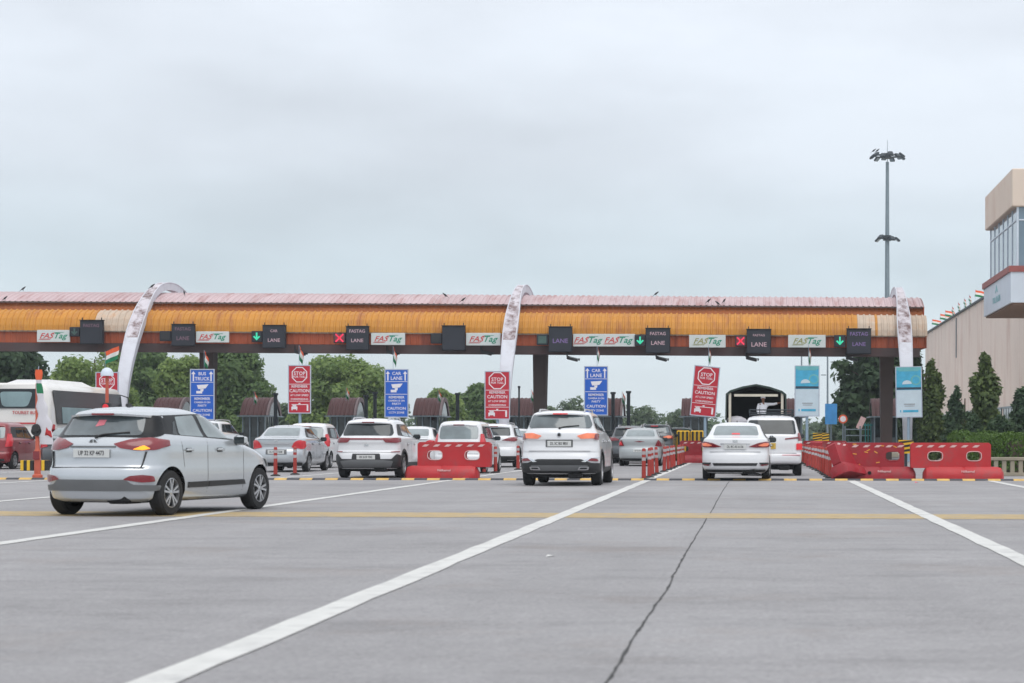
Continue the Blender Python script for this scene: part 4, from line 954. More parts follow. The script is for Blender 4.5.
# ================================================================== SIGN BOARDS
def post_sign(x0, y0, x1, y1, kind, label, tilt=0.0, name='lane_sign', word='CAR', posthide=False):
    Y = 95.0 if kind != 'short' else 95.0
    c, w, h = px_box(x0, y0, x1, y1, 91.3)
    r = thing(name, label, 'sign', (c.x, c.y, 0), 0, 'sign boards at the heads of the lanes')
    T = Matrix.Translation((0, 0, c.z)) @ Matrix.Rotation(R(tilt), 4, 'Y')
    p = MB(); p.tube((0, .10, 0), (0, .10, c.z + h * .4), .075, .06, 12); p.box((0, .10, .03), (.36, .36, .06), 0, bev=.01)
    for zz in (-.3, .3): p.box((0, .06, c.z + h * zz), (w * .8, .05, .06), 0)
    p.build('post', 'pale_steel', r)
    base = {'red': 'sign_red', 'blue': 'sign_blue', 'poster': 'poster_pale'}[kind]
    b = MB(); b.box((0, 0, 0), (w - .06, .03, h - .06), 0, M=T); b.build('board', base, r)
    f = MB(); t = .045
    for sx in (-1, 1): f.box((sx * (w / 2 - t / 2), 0, 0), (t, .05, h), 0, M=T)
    for sz in (-1, 1): f.box((0, 0, sz * (h / 2 - t / 2)), (w - 2 * t, .05, t), 0, M=T)
    f.build('frame', 'sign_frame', r)
    M = T @ Matrix.Translation((0, -.018, 0)) @ FRONT
    s = MB()
    def ln(tx, v, size, wx=1.0): s.text(tx, size, M @ Matrix.Translation((0, v * h, 0)), 0, wx)
    def bar(v, th=.022): s.box((0, v * h, 0), (w * .90, th, .006), 0, M=M)
    if kind == 'red':
        R0 = w * .36; K = 8
        for k in range(K):
            a0 = 2 * math.pi * (k + .5) / K; a1 = 2 * math.pi * (k + 1.5) / K
            q = [(R0 * math.cos(a0), R0 * math.sin(a0)), (R0 * math.cos(a1), R0 * math.sin(a1)), (R0 * .89 * math.cos(a1), R0 * .89 * math.sin(a1)), (R0 * .89 * math.cos(a0), R0 * .89 * math.sin(a0))]
            s.prism(q, 0, .006, M @ Matrix.Translation((0, h * .30, 0)))
        ln('STOP', .325, .23, 1.0); ln('FOR TOLL', .255, .14, .95)
        s.build('stop_octagon', 'sign_text', r); s = MB()
        bar(.105); ln('REMEMBER', .055, .165, .95); ln('CAUTION', -.035, .21, 1.0); ln('AT LOW SPEED', -.125, .13, .95); ln('OVERSPEEDING', -.205, .12, .98); bar(-.245)
        # barrier pictogram: car, arm and box
        s.build('lettering', 'sign_text', r); s = MB()
        s.box((-w * .22, -.385 * h, 0), (w * .26, h * .055, .006), 0, M=M); s.box((-w * .22, -.345 * h, 0), (w * .17, h * .035, .006), 0, M=M)
        for q in (-1, 1): s.box((-w * .22 + q * w * .10, -.42 * h, 0), (w * .05, h * .025, .006), 0, M=M)
        s.box((w * .02, -.315 * h, 0), (w * .72, .03, .006), 0, M=M @ Matrix.Translation((0, 0, 0)))
        s.box((w * .35, -.385 * h, 0), (w * .07, h * .12, .006), 0, M=M); s.box((w * .0, -.292 * h, 0), (w * .08, .05, .006), 0, M=M)
    elif kind == 'blue':
        # arrows and lane name, then the camera, then the notice
        ln(word, .405, .21, 1.0); ln('LANE' if word == 'CAR' else 'TRUCK', .305, .23, 1.0 if word == 'CAR' else .92)
        for sx in (-1, 1):
            s.box((sx * w * .36, h * .33, 0), (.06, h * .14, .006), 0, M=M)
            s.prism([(sx * w * .36 - .10, h * .40), (sx * w * .36 + .10, h * .40), (sx * w * .36, h * .455)], 0, .006, M)
        s.build('lane_lettering', 'sign_text', r); s = MB()
        bar(.24)
        s.prism([(-w * .22, h * .185), (w * .26, h * .20), (w * .14, h * .12), (-w * .16, h * .105)], 0, .006, M)
        s.prism([(-w * .08, h * .105), (w * .06, h * .11), (w * .04, h * .06), (-w * .06, h * .055)], 0, .006, M); s.box((-w * .12, h * .045, 0), (w * .24, .12, .006), 0, M=M)
        s.build('camera_pictogram', 'sign_text', r); s = MB(); bar(-.02)
        for tx, v, z, wx in (('REMEMBER', -.085, .16, .95), ('CAMERA IS ON', -.155, .115, .98), ('PARTY', -.22, .14, 1.0), ('CAUTION', -.315, .18, 1.1), ('CCTV ZONE', -.40, .13, 1.0)): ln(tx, v, z, wx)
    if kind != 'poster': s.build('car_pictogram' if kind == 'red' else 'lettering', 'sign_text', r)
    else:
        s = MB(); s.box((0, h * .245, 0), (w * .93, h * .41, .008), 0, M=M); s.box((0, h * .455, .004), (w * .93, h * .06, .008), 4, M=M)
        s.box((0, h * .415, .007), (w * .75, .05, .006), 4, M=M)
        s.box((0, h * .07, .001), (w * .93, h * .045, .010), 1, M=M)
        Mq = M @ Matrix.Translation((-.08, h * .15, .006))
        K = 16; s.prism([(-.22, 0)] + [(.22 * math.cos(math.pi - math.pi * k / K), .02 + .17 * math.sin(math.pi * k / K)) for k in range(K + 1)], 0, .006, Mq, 2)
        s.prism([(.24 * math.cos(2 * math.pi * k / 20), .24 * math.sin(2 * math.pi * k / 20)) for k in range(20)], 0, .005, M @ Matrix.Translation((w * .27, h * .23, .004)), 4)
        s.prism([(.17 * math.cos(2 * math.pi * k / 20), .17 * math.sin(2 * math.pi * k / 20)) for k in range(20)], 0, .007, M @ Matrix.Translation((w * .27, h * .23, .005)), 0)
        s.build('picture', ['poster_cyan', 'poster_dark', 'poster_pale', 'poster_grey', 'poster_teal'], r); s = MB()
        s.box((w * .02, -.24 * h, 0), (w * .42, .05, .006), 3, M=M); s.box((w * .02, -.275 * h, 0), (w * .38, .035, .006), 3, M=M)
        s.box((w * .06, -.375 * h, 0), (w * .58, .11, .006), 0, M=M); s.box((-w * .32, -.375 * h, 0), (.05, .11, .006), 0, M=M)
        s.build('caption', ['poster_cyan', 'poster_dark', 'poster_pale', 'poster_grey', 'poster_teal'], r)
    return r
post_sign(95.5, 372, 118.5, 420, 'red', 'red stop sign board at the far left, half hidden behind the white bus')
post_sign(190, 369, 214.5, 420, 'blue', 'blue bus and truck lane board on the left', word='BUS')
post_sign(288, 365, 311, 413.5, 'red', 'red stop board standing before the left tree gap, left of the blue car lane boards')
post_sign(384.5, 369, 408.5, 417.5, 'blue', 'left one of the two blue car lane boards')
post_sign(484.5, 371, 510, 419.5, 'red', 'red stop board standing in front of the middle white rib')
post_sign(584, 366, 608, 415.5, 'blue', 'right one of the two blue car lane boards')
post_sign(692, 366, 718, 416.5, 'red', 'red stop board leaning to the right beside the canvas truck', tilt=5.5)
post_sign(794.5, 365.5, 819.5, 416.5, 'poster', 'blue and white poster board right of the white people carrier', name='poster_sign')
post_sign(895.5, 366.5, 922, 417.5, 'poster', 'blue and white poster board in front of the right white rib', name='poster_sign', tilt=-1)

# ================================================================== FLAGS
def flag(px, py, Y, label, w=.75, h=.5, droop=35, folded=False, staff=.9, g='small tricolour flags'):
    p = at(px, py, Y); r = thing('flag', label, 'flag', p, 0, g)
    s = MB(); s.tube((0, 0, -staff), (0, 0, h * .55), .012, .010, 6); s.build('staff', 'pale_steel', r)
    f = MB(); nx, nz = 8, 6; a = R(droop); ww = .35 if folded else 1.0
    for q in range(2):
        for i in range(nx + 1):
            for j in range(nz + 1):
                u, v = i / nx, j / nz
                x = u * w * ww * math.cos(a) + .03 * math.sin(v * 5); z = h * .5 - v * h - u * w * math.sin(a) * (.4 if folded else .8) - (.35 * u * (h) if folded else 0)
                y = .05 * math.sin(u * 9 + v * 2) * (1 if not folded else 1.6)
                f.v.append((x + .015, y + q * .008, z))
    n1 = (nx + 1) * (nz + 1)
    for q in range(2):
        for i in range(nx):
            for j in range(nz):
                k = q * n1 + i * (nz + 1) + j; c = (k, k + 1, k + nz + 2, k + nz + 1); f.f.append(c if q else c[::-1]); f.m.append(j * 3 // nz)
    f.build('cloth', ['flag_saffron', 'flag_white', 'flag_green'], r, smooth=True)
    return r
FY = 94.0
flag(105, 358, FY, 'tricolour flag flying above the dome topped pole at the far left', .72, .62, -28, staff=.6)
flag(204, 357, FY, 'furled tricolour flag above the blue bus and truck board', .7, .6, 40, True)
flag(299, 352, FY, 'furled tricolour flag above the left upright red stop board', .7, .6, 40, True)
flag(393, 353, FY, 'furled tricolour flag above the left blue car lane board', .7, .6, 50, True)
flag(597, 351, FY, 'furled tricolour flag above the right blue car lane board', .5, .55, 60, True)
flag(708.5, 352, FY, 'furled tricolour flag above the leaning red stop board', .5, .6, 60, True)
flag(808.5, 352, FY, 'furled tricolour flag above the left poster board', .5, .7, 60, True)

# ================================================================== BOOTHS and ISLANDS
def booth_mesh():
    r = thing('toll_booth', 'maroon barrel roofed toll booth', 'toll booth', (0, 0, 0), 0, 'toll booths behind the canopy')
    W_, D = 1.35, 3.0; ez = 2.33; hh = 1.02
    # island plinth-wall and glazing
    b = MB(); b.box((0, D / 2, .15), (W_ + .1, D + .6, .30), 0, bev=.04); b.build('plinth', 'kerb_pale', r)
    b = MB(); b.box((0, D / 2, .72), (W_ - .1, D - .1, .84), 0); b.build('wall', 'booth_wall', r)
    b = MB(); b.box((0, D / 2, 1.70), (W_ - .2, D - .2, 1.14), 0); b.build('window_band', 'window_glass', r)
    b = MB()
    for x in (-W_ / 2 + .05, -W_ / 6, W_ / 6, W_ / 2 - .05):
        for y in (.03, D - .03): b.box((x, y, 1.2), (.07, .07, 2.24), 0)
    for y in (D * .33, D * .66):
        for x in (-W_ / 2 + .03, W_ / 2 - .03): b.box((x, y, 1.2), (.06, .07, 2.24), 0)
    b.box((0, D / 2, ez - .02), (W_ + .45, D + .45, .07), 0); b.build('frame', 'steel_grey', r)
    # vault along X
    pts = []
    for k in range(15):
        t_ = -1 + 2 * k / 14; t_ = math.copysign(abs(t_) ** .8, t_); pts.append((D / 2 + (D / 2 + .12) * t_, ez + .02 + hh * (1 - abs(t_) ** 2.3)))
    mb = MB(); x0, x1 = -W_ / 2 - .05, W_ / 2 + .02; n = len(pts); xs = []
    x = x0
    while x < x1:
        xs += [(x, 0), (x + .13, 0), (x + .16, 1), (x + .21, 1)]; x += .24
    c = (D / 2, ez)
    for xx, d in xs: mb.v += [(xx, y + (y - c[0]) / 2 * .03 * d, z + .03 * d) for y, z in pts]
    for k in range(len(xs) - 1):
        for i in range(n - 1): mb.f.append((k * n + i, (k + 1) * n + i, (k + 1) * n + i + 1, k * n + i + 1)); mb.m.append(0)
    mb.build('roof', 'booth_maroon', r)
    # arch trim and gable glass at both ends
    for sx in (-1, 1):
        X = sx * (W_ / 2 + (.10 if sx > 0 else .06)); e = MB(); inner = [(c[0] + (y - c[0]) * .80, ez + (z - ez) * .80) for y, z in pts]; outer = [(c[0] + (y - c[0]) * 1.03, ez + (z - ez) * (1.04 if sx > 0 else 1.005)) for y, z in pts]
        for i in range(n - 1):
            q = [outer[i], outer[i + 1], inner[i + 1], inner[i]]
            tw_ = .06 if sx > 0 else .03
            e.add([(X - tw_, *p) for p in q] + [(X + tw_, *p) for p in q], [(0, 1, 2, 3), (7, 6, 5, 4), (0, 1, 5, 4), (2, 3, 7, 6)])
        e.build('gable_arch', 'booth_trim' if sx > 0 else 'booth_maroon', r, smooth=False)
        g2 = MB(); g2.add([(X - .01, *p) for p in inner] + [(X + .01, *p) for p in inner], [tuple(range(n)), tuple(range(2 * n - 1, n - 1, -1))]); g2.build('gable_window', 'window_glass', r)
    return r
bx = [(885, 'behind the rightmost poster board'), (790, 'behind the left poster board'), (695, 'behind the leaning red stop board'), (608, 'behind the right blue car lane board'), (521, 'right of the middle red stop board'),
      (428, 'before the round light green tree'), (343, 'left of the left blue car lane board'), (256, 'left of the left upright red stop board'), (168, 'left of the blue bus and truck board')]
proto = booth_mesh()
for i, (px, w) in enumerate(bx):
    r = proto if i == 0 else copy_tree(proto)
    r.location = (gx(px, 111), 110.5, 0); r['label'] = 'maroon barrel roofed toll booth ' + w
# thin stacks and posts near the booths
def thin_post(px, ytop, Y, label, rad=.09, m='dark_steel', name='booth_post'):
    p = at(px, ytop, Y); b = MB(); b.tube((0, 0, 0), (0, 0, p.z), rad, rad, 10); b.tube((0, 0, p.z - .12), (0, 0, p.z), rad * 1.5, rad * 1.5, 10); b.box((0, 0, .04), (rad * 4, rad * 4, .08), 0)
    tag(b.build(name, m, loc=(p.x, Y, 0)), label, 'post', 'dark posts beside the toll booths')
for px, yt, l in ((275.5, 393, 'dark thin post right of the booth beside the left upright stop board'), (366, 395, 'dark thin post right of the booth left of the car lane board'), (375, 392, 'dark thin post close to the left edge of the left blue car lane board'),
                  (457.5, 393, 'dark thin post right of the booth left of the middle stop board'), (519, 386, 'thin dark mast above the booth right of the middle stop board'), (628.5, 391, 'dark thin post right of the booth behind the right blue board'), (613, 392, 'dark thin post touching the right blue car lane board'),
                  (797, 393, 'dark thin post behind the left poster board')):
    thin_post(px, yt, 108.5, l, .05 if px == 519 else .10)
for px, py, l in ((254, 396, 'on the booth left of the upright red stop board'), (346, 392, 'on the booth left of the left blue car lane board'), (438, 394, 'on the booth before the light green tree'), (531, 394, 'on the booth beside the middle support column'), (622, 396, 'on the booth behind the right blue board')):
    flag(px, py, 109, 'small tricolour flag ' + l, .55, .5, 35, True, staff=.5)

# island noses: hazard blocks
def hazard(px, y0, y1, Y, label, w=.5):
    p = at(px, y1, Y); t = at(px, y0, Y); h = t.z; r = thing('hazard_marker', label, 'hazard marker', (p.x, Y, 0), 0, 'yellow and black hazard markers')
    b = MB(); b.box((0, .05, h / 2), (.08, .08, h), 0); b.build('post', 'dark_steel', r)
    hh = t.z - p.z; b = MB(); b.box((0, 0, t.z - hh / 2), (w, .03, hh), 0); n = 3
    M = Matrix.Translation((0, -.017, t.z - hh / 2)) @ FRONT
    for k in range(n):
        z = -hh / 2 + hh * (k + .25) / n; s = hh / n * .5
        b.prism([(-w / 2, z - s * .2), (w / 2, z + s * .9), (w / 2, min(z + s * 1.9, hh / 2)), (-w / 2, min(z + s * .8, hh / 2))], 0, .006, M, 1)
    b.build('striped_board', ['hazard_yellow', 'hazard_black'], r)
hazard(906, 440, 453.5, 55, 'yellow and black striped marker between the two red barriers', .42)
hazard(817.5, 433, 441, 88, 'yellow and black striped marker below the left poster board', .42)
hazard(825, 433, 441, 90, 'second striped marker right of the one below the poster board', .38)
for px, l in ((683, 'yellow crash block of the island beside the leaning stop board'), (697, 'yellow crash block right of the other by the leaning stop board')):
    Y = 93; p = at(px, 430.5, Y); b = MB(); 
    b.box((0, .4, .75), (.62, .9, 1.5 * p.z / 1.55), 0, bev=.05)
    for k in range(3): b.box((-.2 + .2 * k, -.06, .78), (.09, .02, 1.25), 1, M=Matrix.Translation((0, 0, .0)) @ Matrix.Shear('XZ', 4, (0.0, 0.0)) if False else None)
    o = b.build('crash_block', ['hazard_yellow', 'hazard_black'], loc=(p.x, Y, 0)); tag(o, l, 'crash block', 'crash blocks of the islands')
# ================================================================== BARRIERS
def barrier(loc, rz, label, L=2.0, shift=.22, slots=(-.46, .46), old=False, tilt=None, H=.98, text='Nilkamal', footL=None, marks=False, tape=True):
    r = thing('plastic_barrier', label, 'barrier', loc, rz, 'red plastic barriers'); M0 = Matrix.Identity(4)
    if tilt is not None: r.rotation_euler = (tilt[0], tilt[1], rz)
    m = 'barrier_old' if old else 'barrier_red'; fl = footL or L
    # foot: lathed half-round block
    b = MB(); prof = [(-.30, 0), (-.31, .10), (-.27, .24), (-.17, .335), (.17, .335), (.27, .24), (.31, .10), (.30, 0)]
    xs = [(-fl / 2, .55), (-fl / 2 + .07, .9), (-fl / 2 + .18, 1), (-.06, 1), (0, .93), (.06, 1), (fl / 2 - .18, 1), (fl / 2 - .07, .9), (fl / 2, .55)]
    n = len(prof)
    for x, s in xs: b.v += [(x, y * s, z * (s if s < .95 else 1)) for y, z in prof]
    for k in range(len(xs) - 1):
        for i in range(n): j = (i + 1) % n; b.f.append((k * n + i, k * n + j, (k + 1) * n + j, (k + 1) * n + i)); b.m.append(0)
    b.f += [tuple(range(n)), tuple((len(xs) - 1) * n + i for i in range(n - 1, -1, -1))]; b.m += [0, 0]
    b.tube((-.30, -.30, .17), (-.30, -.325, .17), .05, .05, 12, 1) if marks else None
    b.build('foot', [m, 'dark_void'], r, smooth=True, angle=40)
    # wall with through slots
    w = MB(); z0, z1 = .30, H; sw, sh = .19, .115; sz = .62; T = .13
    cuts = sorted(slots); xs2 = [-L / 2 + shift]
    for c in cuts: xs2 += [c + shift - sw, c + shift + sw]
    xs2.append(L / 2 + shift)
    def blk(a, c, d, e): w.box(((a + c) / 2, 0, (d + e) / 2), (c - a, 2 * T, e - d), 0)
    def plate(poly):   # polygon in xz, extruded in y
        w.prism(poly, -T, T, Matrix.Rotation(R(90), 4, 'X'))
    a, e = xs2[0], xs2[-1]
    plate([(a + .03, z0), (e - .02, z0), (e, z0 + .05), (e, sz - sh), (a, sz - sh), (a, z0 + .05)])
    plate([(a, sz + sh), (e, sz + sh), (e, z1 - .05), (e - .06, z1), (a + .06, z1), (a, z1 - .05)])
    ed = [a] + xs2[1:-1] + [e]
    for i in range(0, len(ed), 2): blk(ed[i], ed[i + 1], sz - sh, sz + sh)
    # rounded slot corners
    for c in cuts:
        for sx in (-1, 1):
            for s2 in (-1, 1):
                cx = c + shift + sx * sw; cz = sz + s2 * sh; q = [(cx, cz)] + [(cx - sx * .09 * (1 - math.sin(t)), cz - s2 * .09 * (1 - math.cos(t))) for t in [math.pi / 2 * k / 4 for k in range(5)]]
                w.prism(q if sx * s2 > 0 else q[::-1], -T + .001, T - .001, Matrix.Rotation(R(90), 4, 'X'))
    w.build('wall', m, r)
    rim = MB()
    for c in cuts:
        pts = []
        for k in range(20):
            t = 2 * math.pi * k / 20; pts.append(Vector((c + shift + (sw + .012) * math.copysign(abs(math.cos(t)) ** .6, math.cos(t)), -T - .006, sz + (sh + .012) * math.copysign(abs(math.sin(t)) ** .7, math.sin(t)))))
        rim.path(pts + [pts[0]], .011, 6)
    if cuts: rim.build('slot_rim', 'tape_white' if not old else m, r, smooth=True)
    if tape:
        t = MB(); M = Matrix.Translation((0, -T - .004, 0)) @ FRONT; x = a + .12
        while x < e - .2:
            t.prism([(x, .855), (x + .13, .855), (x + .21, .915), (x + .08, .915)], 0, .006, M); x += .305
        t.build('reflective_stripes', 'tape_white', r)
    if marks:
        t = MB(); M = Matrix.Translation((0, -T - .004, 0)) @ FRONT; rr = random.Random(3)
        for k in range(16):
            x = a + .15 + rr.random() * (L - .3); z = .36 + rr.random() * .58
            if abs(z - sz) < .17 and any(abs(x - c - shift) < .28 for c in cuts): continue
            t.box((x, z, 0), (.10, .025, .006), 0, M=M @ Matrix.Translation((x, z, 0)) @ Matrix.Rotation(rr.uniform(-.6, .6), 4, 'Z') @ Matrix.Translation((-x, -z, 0)))
        t.build('yellow_tape', 'tape_yellow', r)
    if text:
        t = MB(); t.text(text, .085, Matrix.Translation((.10, -.300, .21)) @ Matrix.Rotation(R(-10), 4, 'X') @ FRONT, 0, 1.2); t.build('maker_lettering', 'tape_white', r)
    return r
def gb(px, Y): return (gx(px, Y), Y, 0)
barrier(gb(442.5, 53.2), R(-2), 'bright red plastic barrier with two slots right of the compact white car', L=2.0, shift=.34, slots=(-.52, .5))
barrier(gb(963, 52.3), R(1), 'rightmost red plastic barrier with two slots before the hedge', L=2.15, shift=-.34, slots=(-.42, .62))
barrier(gb(880, 52.5), R(0), 'worn red barrier with yellow tape marks and one slot', L=1.85, shift=-.28, slots=(.62,), old=True, marks=True, footL=1.9)
barrier((gx(850, 52.2), 52.0, .06), R(58), 'crushed red barrier lying askew at the corner of the right lane divider', L=1.25, shift=.1, slots=(), old=True, tilt=(R(-24), R(6)), text=None, H=.92)
# string of barriers receding on the right and in the far left row
for i, (X, Y, l) in enumerate(((2.35, 72, 'first'), (2.3, 76.5, 'second'))):
    barrier((X, Y, 0), R(84), 'worn red barrier in the right divider row, %s behind the crushed one' % l, L=1.9, shift=0, old=True, tape=False, text=None, slots=(), marks=False)
barrier((-2.75, 86, 0), R(8), 'worn red barrier behind the end of the left bollard row', L=1.3, shift=0, old=True, text=None)
barrier((3.0, 86, 0), R(-10), 'red barrier below the left poster board', L=1.9, shift=0, old=True, text=None)

# ---------------- bollards
def bollard_proto():
    r = thing('bollard', '', 'bollard', (0, 0, 0), 0, 'red flexible bollards')
    b = MB(); b.lathe([(.14, 0), (.14, .025), (.07, .05)], 14); b.build('base', 'bollard_base', r)
    b = MB(); b.lathe([(.058, .04), (.056, .2), (.052, .70), (.05, .80), (.035, .825), (.001, .83)], 12); b.build('post', 'bollard_red', r, smooth=True)
    for z in (.50, .66):
        b = MB(); b.lathe([(.0565, z), (.0565, z + .085)], 12); b.build('reflective_band', 'bollard_band', r, smooth=True)
    return r
bp = bollard_proto(); bl = []
rr = random.Random(2)
LEFT = [51.2, 54, 56.8, 59.4, 63.2, 66.5, 69.4, 72.2, 75.6, 78.5, 81.5]
spots = [(-3.0 + rr.uniform(-.03, .03) + .012 * (51 - y) * .2, y, 'left divider row') for y in LEFT]
RIGHT = [53.4, 55.4, 57.6, 59.8, 62.2, 64.8, 67.6, 70.6, 74, 78, 82, 86]
spots += [(2.02 + rr.uniform(-.03, .03), y, 'right divider row') for y in RIGHT]
cnt = {}
ORD = 'first second third fourth fifth sixth seventh eighth ninth tenth eleventh twelfth thirteenth fourteenth fifteenth sixteenth seventeenth eighteenth nineteenth twentieth twenty-first twenty-second twenty-third'.split()
for i, (x, y, row) in enumerate(spots):
    o = bp if i == 0 else copy_tree(bp); o.location = (x, y, 0); o.rotation_euler = (rr.uniform(-.04, .04), rr.uniform(-.06, .06), rr.random() * 6)
    cnt[row] = cnt.get(row, 0) + 1; k = cnt[row]
    if row == 'left divider row': lab = 'nearest red bollard of the left divider row, beside the speed bump' if k == 1 else '%s bollard from the speed bump, in the left divider row' % ORD[k - 1]
    else: lab = 'nearest red bollard of the right divider row, behind the crushed barrier' if k == 1 else '%s bollard from the crushed barrier, in the right divider row' % ORD[k - 1]
    o['label'] = lab
for px, Y, l in ((275.5, 55.5, 'lone red bollard just right of the silver hatchback nose'), (295, 57.5, 'lone red bollard before the rear wheel of the silver saloon'), (495.5, 61, 'lone red bollard right of the bright red barrier'), (484, 60, 'red bollard half hidden by the right end of the bright red barrier'), (518, 67, 'red bollard hidden beside the left edge of the large white sport utility')):
    o = copy_tree(bp); o.location = (gx(px, Y), Y, 0); o['label'] = l; o.rotation_euler = (0, 0, 0)

# ---------------- orange poles at the left
P = at(37.5, 480, 51); r = thing('signal_pole', 'orange pole with a round black lamp and a furled flag at the far left', 'pole', (P.x, 51, 0))
b = MB(); b.lathe([(.13, 0), (.13, .10), (.085, .14), (.08, .75), (.055, .80), (.05, 2.5), (.02, 2.52)], 14); b.build('shaft', 'pole_orange', r, smooth=True)
b = MB(); b.tube((0, -.10, 1.26), (0, .02, 1.26), .135, .135, 22); b.tube((0, -.102, 1.26), (0, -.10, 1.26), .12, .12, 22); b.tube((0, -.16, 1.33), (0, -.09, 1.33), .10, .12, 12); b.build('blinker_lamp', 'black_plastic', r)
b = MB(); b.box((0, -.09, .62), (.17, .01, .22), 0, bev=.003); b.build('reflector_band', 'tail_red', r)
r = thing('flag', 'large furled tricolour flag hanging down from the orange pole at the far left', 'flag', (P.x + .05, 50.95, 0), 0, 'small tricolour flags')
f = MB(); nz = 22; 
for j in range(nz + 1):
    v = j / nz; z = 2.86 - 1.95 * v; wd = .03 + (.055 if v < .25 else .04 + .24 * (v - .25)) * (1 if v < .9 else .6); cx = .0 + .26 * max(0, v - .18)
    for i in range(8):
        a = 2 * math.pi * i / 8; f.v.append((cx + wd * math.cos(a) * (1 + .2 * math.sin(j * 1.3)), .06 * math.sin(a), z))
for j in range(nz):
    for i in range(8):
        f.f.append((j * 8 + i, j * 8 + (i + 1) % 8, j * 8 + 8 + (i + 1) % 8, j * 8 + 8 + i)); f.m.append(0 if j < 3 else (2 if 4 <= j < 7 and i > 4 else 1))
f.f += [tuple(range(7, -1, -1)), tuple(nz * 8 + i for i in range(8))]; f.m += [0, 1]
f.build('cloth', ['flag_saffron', 'cloth_white', 'flag_green'], r, smooth=True)
b = MB(); b.tube((-.05, .05, 2.3), (-.02, .05, 2.95), .012, .012, 6); b.build('staff', 'pale_steel', r)
b = MB(); b.add([(0, 0, 0), (.05, .02, .30), (.16, .03, .12), (.20, 0, -.02), (.10, .05, -.05), (.05, -.05, .1)], [(0, 1, 5), (1, 2, 5), (2, 3, 5), (3, 4, 5), (4, 0, 5), (0, 4, 3, 2, 1)])
tag(b.build('cloth_scrap', 'cloth_red', loc=(P.x + .22, 50.9, 1.12)), 'red scrap of cloth beside the orange pole', 'cloth')
P = at(107, 440, 61); r = thing('signal_pole', 'orange pole with a lit red lamp and a pale dome, behind the silver hatchback', 'pole', (P.x, 61, 0))
t = at(107, 372, 61).z
b = MB(); b.lathe([(.13, 0), (.13, .10), (.085, .14), (.08, .75), (.055, .80), (.05, t - .05)], 14); b.build('shaft', 'pole_orange', r, smooth=True)
z = at(107, 407, 61).z; b = MB(); b.box((0, -.05, z), (.26, .20, .26), 0, bev=.02); b.build('lamp_box', 'black_plastic', r)
b = MB(); b.tube((0, -.15, z), (0, -.165, z), .095, .09, 18); b.build('red_lamp', 'brake_lit', r)
b = MB(); b.lathe([(.20, t - .12), (.19, t - .02), (.14, t + .08), (.06, t + .13), (.001, t + .14)], 16); b.build('dome', 'cabin_white', r, smooth=True)
for px, l in ((29.5, 'yellow and black striped kerb block left of the orange pole'), (44, 'yellow and black striped kerb block right of the orange pole')):
    Y = 64; b = MB(); w = .42; n = 4
    for k in range(n): b.box((-w / 2 + w * (k + .5) / n, 0, .17), (w / n - .002, .5, .34), k % 2, bev=.01)
    tag(b.build('kerb_block', ['hazard_yellow', 'hazard_black'], loc=gb(px, Y)), l, 'kerb block', 'striped kerb blocks')

# ================================================================== CARS
hb, _ = car('hatchback_car', 'silver hatchback with its right indicator lit, nearest vehicle on the open road', 'car', HATCH, (-9.24, 26.95, 0), R(-13.6), 'silver_paint', group=None)
hb.scale = (1.035, 1.0, 1.025)
car('sport_utility_car', 'large white sport utility with orange rear lamps, nearest car in the middle', 'car', BIGSUV, (-4.50, 44.3, 0), R(-.5), 'white_paint')
car('compact_car', 'compact white sport utility with a red light bar, left of the bright red barrier', 'car', MIDSUV, (-10.55, 52.6, 0), R(-1.5), 'white_paint')
car('saloon_car', 'silver saloon with big rounded red lamps left of the compact white sport utility', 'car', OLDSEDAN, (-15.15, 61.4, 0), 0, 'silver_paint')
car('tall_hatchback_car', 'white tall hatchback with upright lit red lamps behind the silver saloon', 'car', TALLHATCH, (-16.1, 69.5, 0), 0, 'white_paint')
car('sport_utility_car', 'white sport utility mostly hidden behind the nose of the silver hatchback', 'car', BIGSUV, (-20.7, 72, 0), 0, 'white_paint')
car('saloon_car', 'white saloon seen between the compact sport utility and the bright red barrier', 'car', OLDSEDAN, (-12.05, 67.5, 0), 0, 'pearl_paint')
car('tall_hatchback_car', 'white tall hatchback with lit red lamps right behind the bright red barrier', 'car', TALLHATCH, (-9.15, 59.6, 0), R(-2), 'white_paint')
car('compact_car', 'white compact sport utility below the middle red stop board', 'car', XSUV, (-9.75, 71.8, 0), R(-2), 'white_paint')
car('saloon_car', 'far white saloon just left of the large white sport utility', 'car', OLDSEDAN, (-10.6, 85, 0), 0, 'white_paint')
car('saloon_car', 'dull silver saloon with triangular lamps right of the large white sport utility', 'car', TAXI, (-4.55, 75.4, 0), 0, 'dull_silver')
car('compact_car', 'dark grey car half hidden behind the left side of the dull silver saloon', 'car', XSUV, (-5.45, 83, 0), 0, 'grey_paint')
car('sport_utility_car', 'dark grey sport utility with a lit high brake light behind the dull silver saloon', 'car', BIGSUV, (-4.75, 90, 0), 0, 'grey_paint')
car('compact_car', 'dark green car farthest in the lane left of the bollard row', 'car', XSUV, (-3.95, 98, 0), 0, 'green_paint')
cs, _ = car('saloon_car', 'white saloon with lit rear lamps in the right open lane', 'car', SEDAN, (-.56, 49.7, 0), R(-1.2), 'white_paint')
cs.scale = (1.045, 1, 1.01)
rootm, SM = car('people_carrier', 'white people carrier with a yellow number plate and a roof rack', 'car', MPV, (.42, 56.3, 0), 0, 'white_paint')
rootm.scale = (1.03, 1, 1)
car('hatchback_car', 'dark red hatchback at the far left in front of the bus', 'car', TALLHATCH, (-26.25, 66.3, 0), 0, 'red_paint')
car('saloon_car', 'grey saloon squeezed between the red hatchback and the silver hatchback', 'car', OLDSEDAN, (-23.4, 65.5, 0), 0, 'grey_paint')
